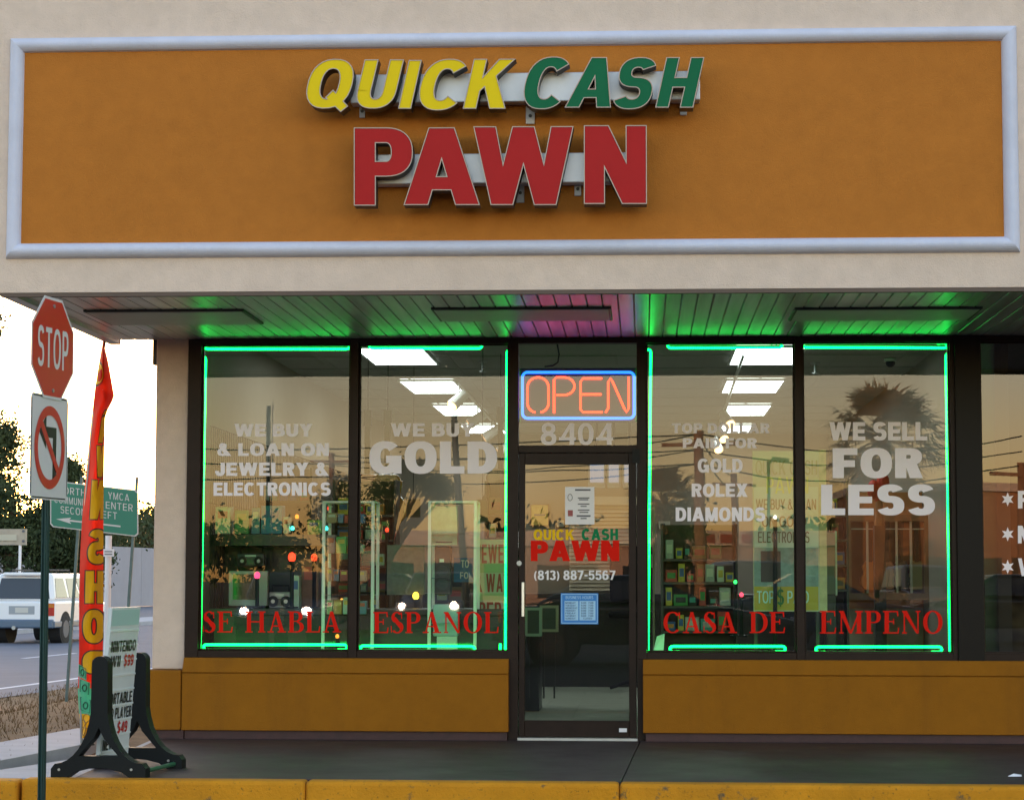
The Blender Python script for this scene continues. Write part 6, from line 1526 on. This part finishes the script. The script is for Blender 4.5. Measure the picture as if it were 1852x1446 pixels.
def wires(a, b, label, n=3, sag=.6):
    t = thing('power_line', tuple((a + b) / 2), label, 'wires', 'power lines across the car park')
    for k in range(n):
        dz = -.1 - .5 * k; pts = []
        for i in range(13):
            u = i / 12; pts.append(a + (b - a) * u + _z * (dz - sag * 4 * u * (1 - u)))
        MB().tube(pts, .022, 5).build('wire', BLACKM, t)
wires(pD, pA, 'sagging wires from the distant pole to the thick utility pole'); wires(pA, pE, 'sagging wires from the thick utility pole towards the right'); wires(pA, pB, 'wires between the thick pole and the shorter pole', 2, .3)
pF = Vector((-45, -60, 7.0)); wires(pF, pA, 'long wires running left from the thick utility pole', 3, .8)
vp = thing('utility_pole', (-45, -60, -.15), 'wooden utility pole at the far left of the car park', 'pole'); MB().cyl((-45, -60, -.5), (-45, -60, 7.1), .2, .15, 12).build('pole', PWOOD, vp)
# palms
PALMG = mat('palm_leaf', (.14, .095, .025), .6, col2=(.30, .19, .05), nscale=.8, noise=.3); PTR = mat('palm_trunk', (.26, .17, .10), .9, noise=.35, nscale=4, bump=.8, bscale=12)
def palm(px, py, q_, r, label, seed, n=74):
    rng = random.Random(seed); b = RF(px, 1045, q_); top = Vector((b.x, b.y, P(px, py + 10, q_).z))
    t = thing('fan_palm', (b.x, b.y, -.15), label, 'palm', 'fan palms across the car park')
    q = MB(); q.tube([(b.x, b.y, -.5), (b.x + .1, b.y, top.z * .5), tuple(top)], [.26, .19, .24], 10); q.build('trunk', PTR, t)
    q = MB()
    for i in range(n):
        az = rng.uniform(0, 6.283); el_ = rng.uniform(-1.0, 1.45); d = Vector((math.cos(az) * math.cos(el_), math.sin(az) * math.cos(el_), math.sin(el_)))
        l = r * rng.uniform(.45, .65); c = top + d * l + _z * (-.06 * r)
        q.tube([top, top + d * l * .5 + _z * .03, c], [.03, .02, .015], 4)
        s_ = d.cross(_z).normalized() if abs(d.z) < .98 else Vector((1, 0, 0)); 
        for k in range(19):
            a = R(-80 + 160 * k / 18); dd = (d * math.cos(a) + s_ * math.sin(a)); ln = r * .52 * (.75 + .25 * math.cos(a)) * rng.uniform(.85, 1.1); wv = dd.cross(d.cross(s_)).normalized() * r * .017
            tip = c + dd * ln + _z * (-.13 * r * rng.uniform(.4, 1.5))
            mid = c + dd * ln * .55
            q.add([c, mid + wv, tip, mid - wv], [(0, 1, 2, 3)])
    q.build('fronds', PALMG, t, fixn=False)
palm(1605, 785, 80, 2.9, 'tall fan palm mirrored above the word SELL', 11); palm(1203, 905, 92, 2.3, 'smaller fan palm mirrored right of the door', 12)
def rtree(base_px, q_, blobs, label, seed, **kw):
    b = RF(base_px, 1045, q_); k = (DIST + q_) / FPX
    bl = []
    for (px, py, rx, ry) in blobs:
        p = RF(px, py, q_); bl.append((tuple(p), (rx * k, rx * k * .9, ry * k)))
    tree((b.x, b.y, -.2), max(c[0][2] for c in bl), bl, label, seed=seed, **kw)
rtree(700, 60, [(715, 872, 42, 30), (765, 880, 36, 24), (800, 888, 22, 20), (690, 905, 30, 30), (745, 850, 26, 18)], 'spreading leafy tree mirrored under the word GOLD', 31, size=.06, n=44, per=34)
rtree(625, 70, [(620, 905, 36, 45), (600, 940, 34, 40), (640, 955, 34, 40)], 'dense tree mirrored right of the word ELECTRONICS', 32, size=.09, n=50, per=24)
rtree(1232, 58, [(1236, 940, 12, 28), (1214, 995, 20, 24), (1206, 1020, 18, 18)], 'narrow dark shrubby tree mirrored below the word DIAMONDS', 33, size=.12, n=40, per=14)
for i, px in enumerate((150, 320, 470, 930, 1010, 1480, 1750, 1960)):
    rtree(px, 135, [(px, 985, 50, 34), (px + 40, 1005, 40, 26), (px - 45, 1000, 38, 28)], ['first', 'second', 'third', 'fourth', 'fifth', 'sixth', 'seventh', 'eighth'][i] + ' from the left of the round trees behind the parade of shops', 40 + i, size=.32, n=36, per=14, group='trees behind the parade')
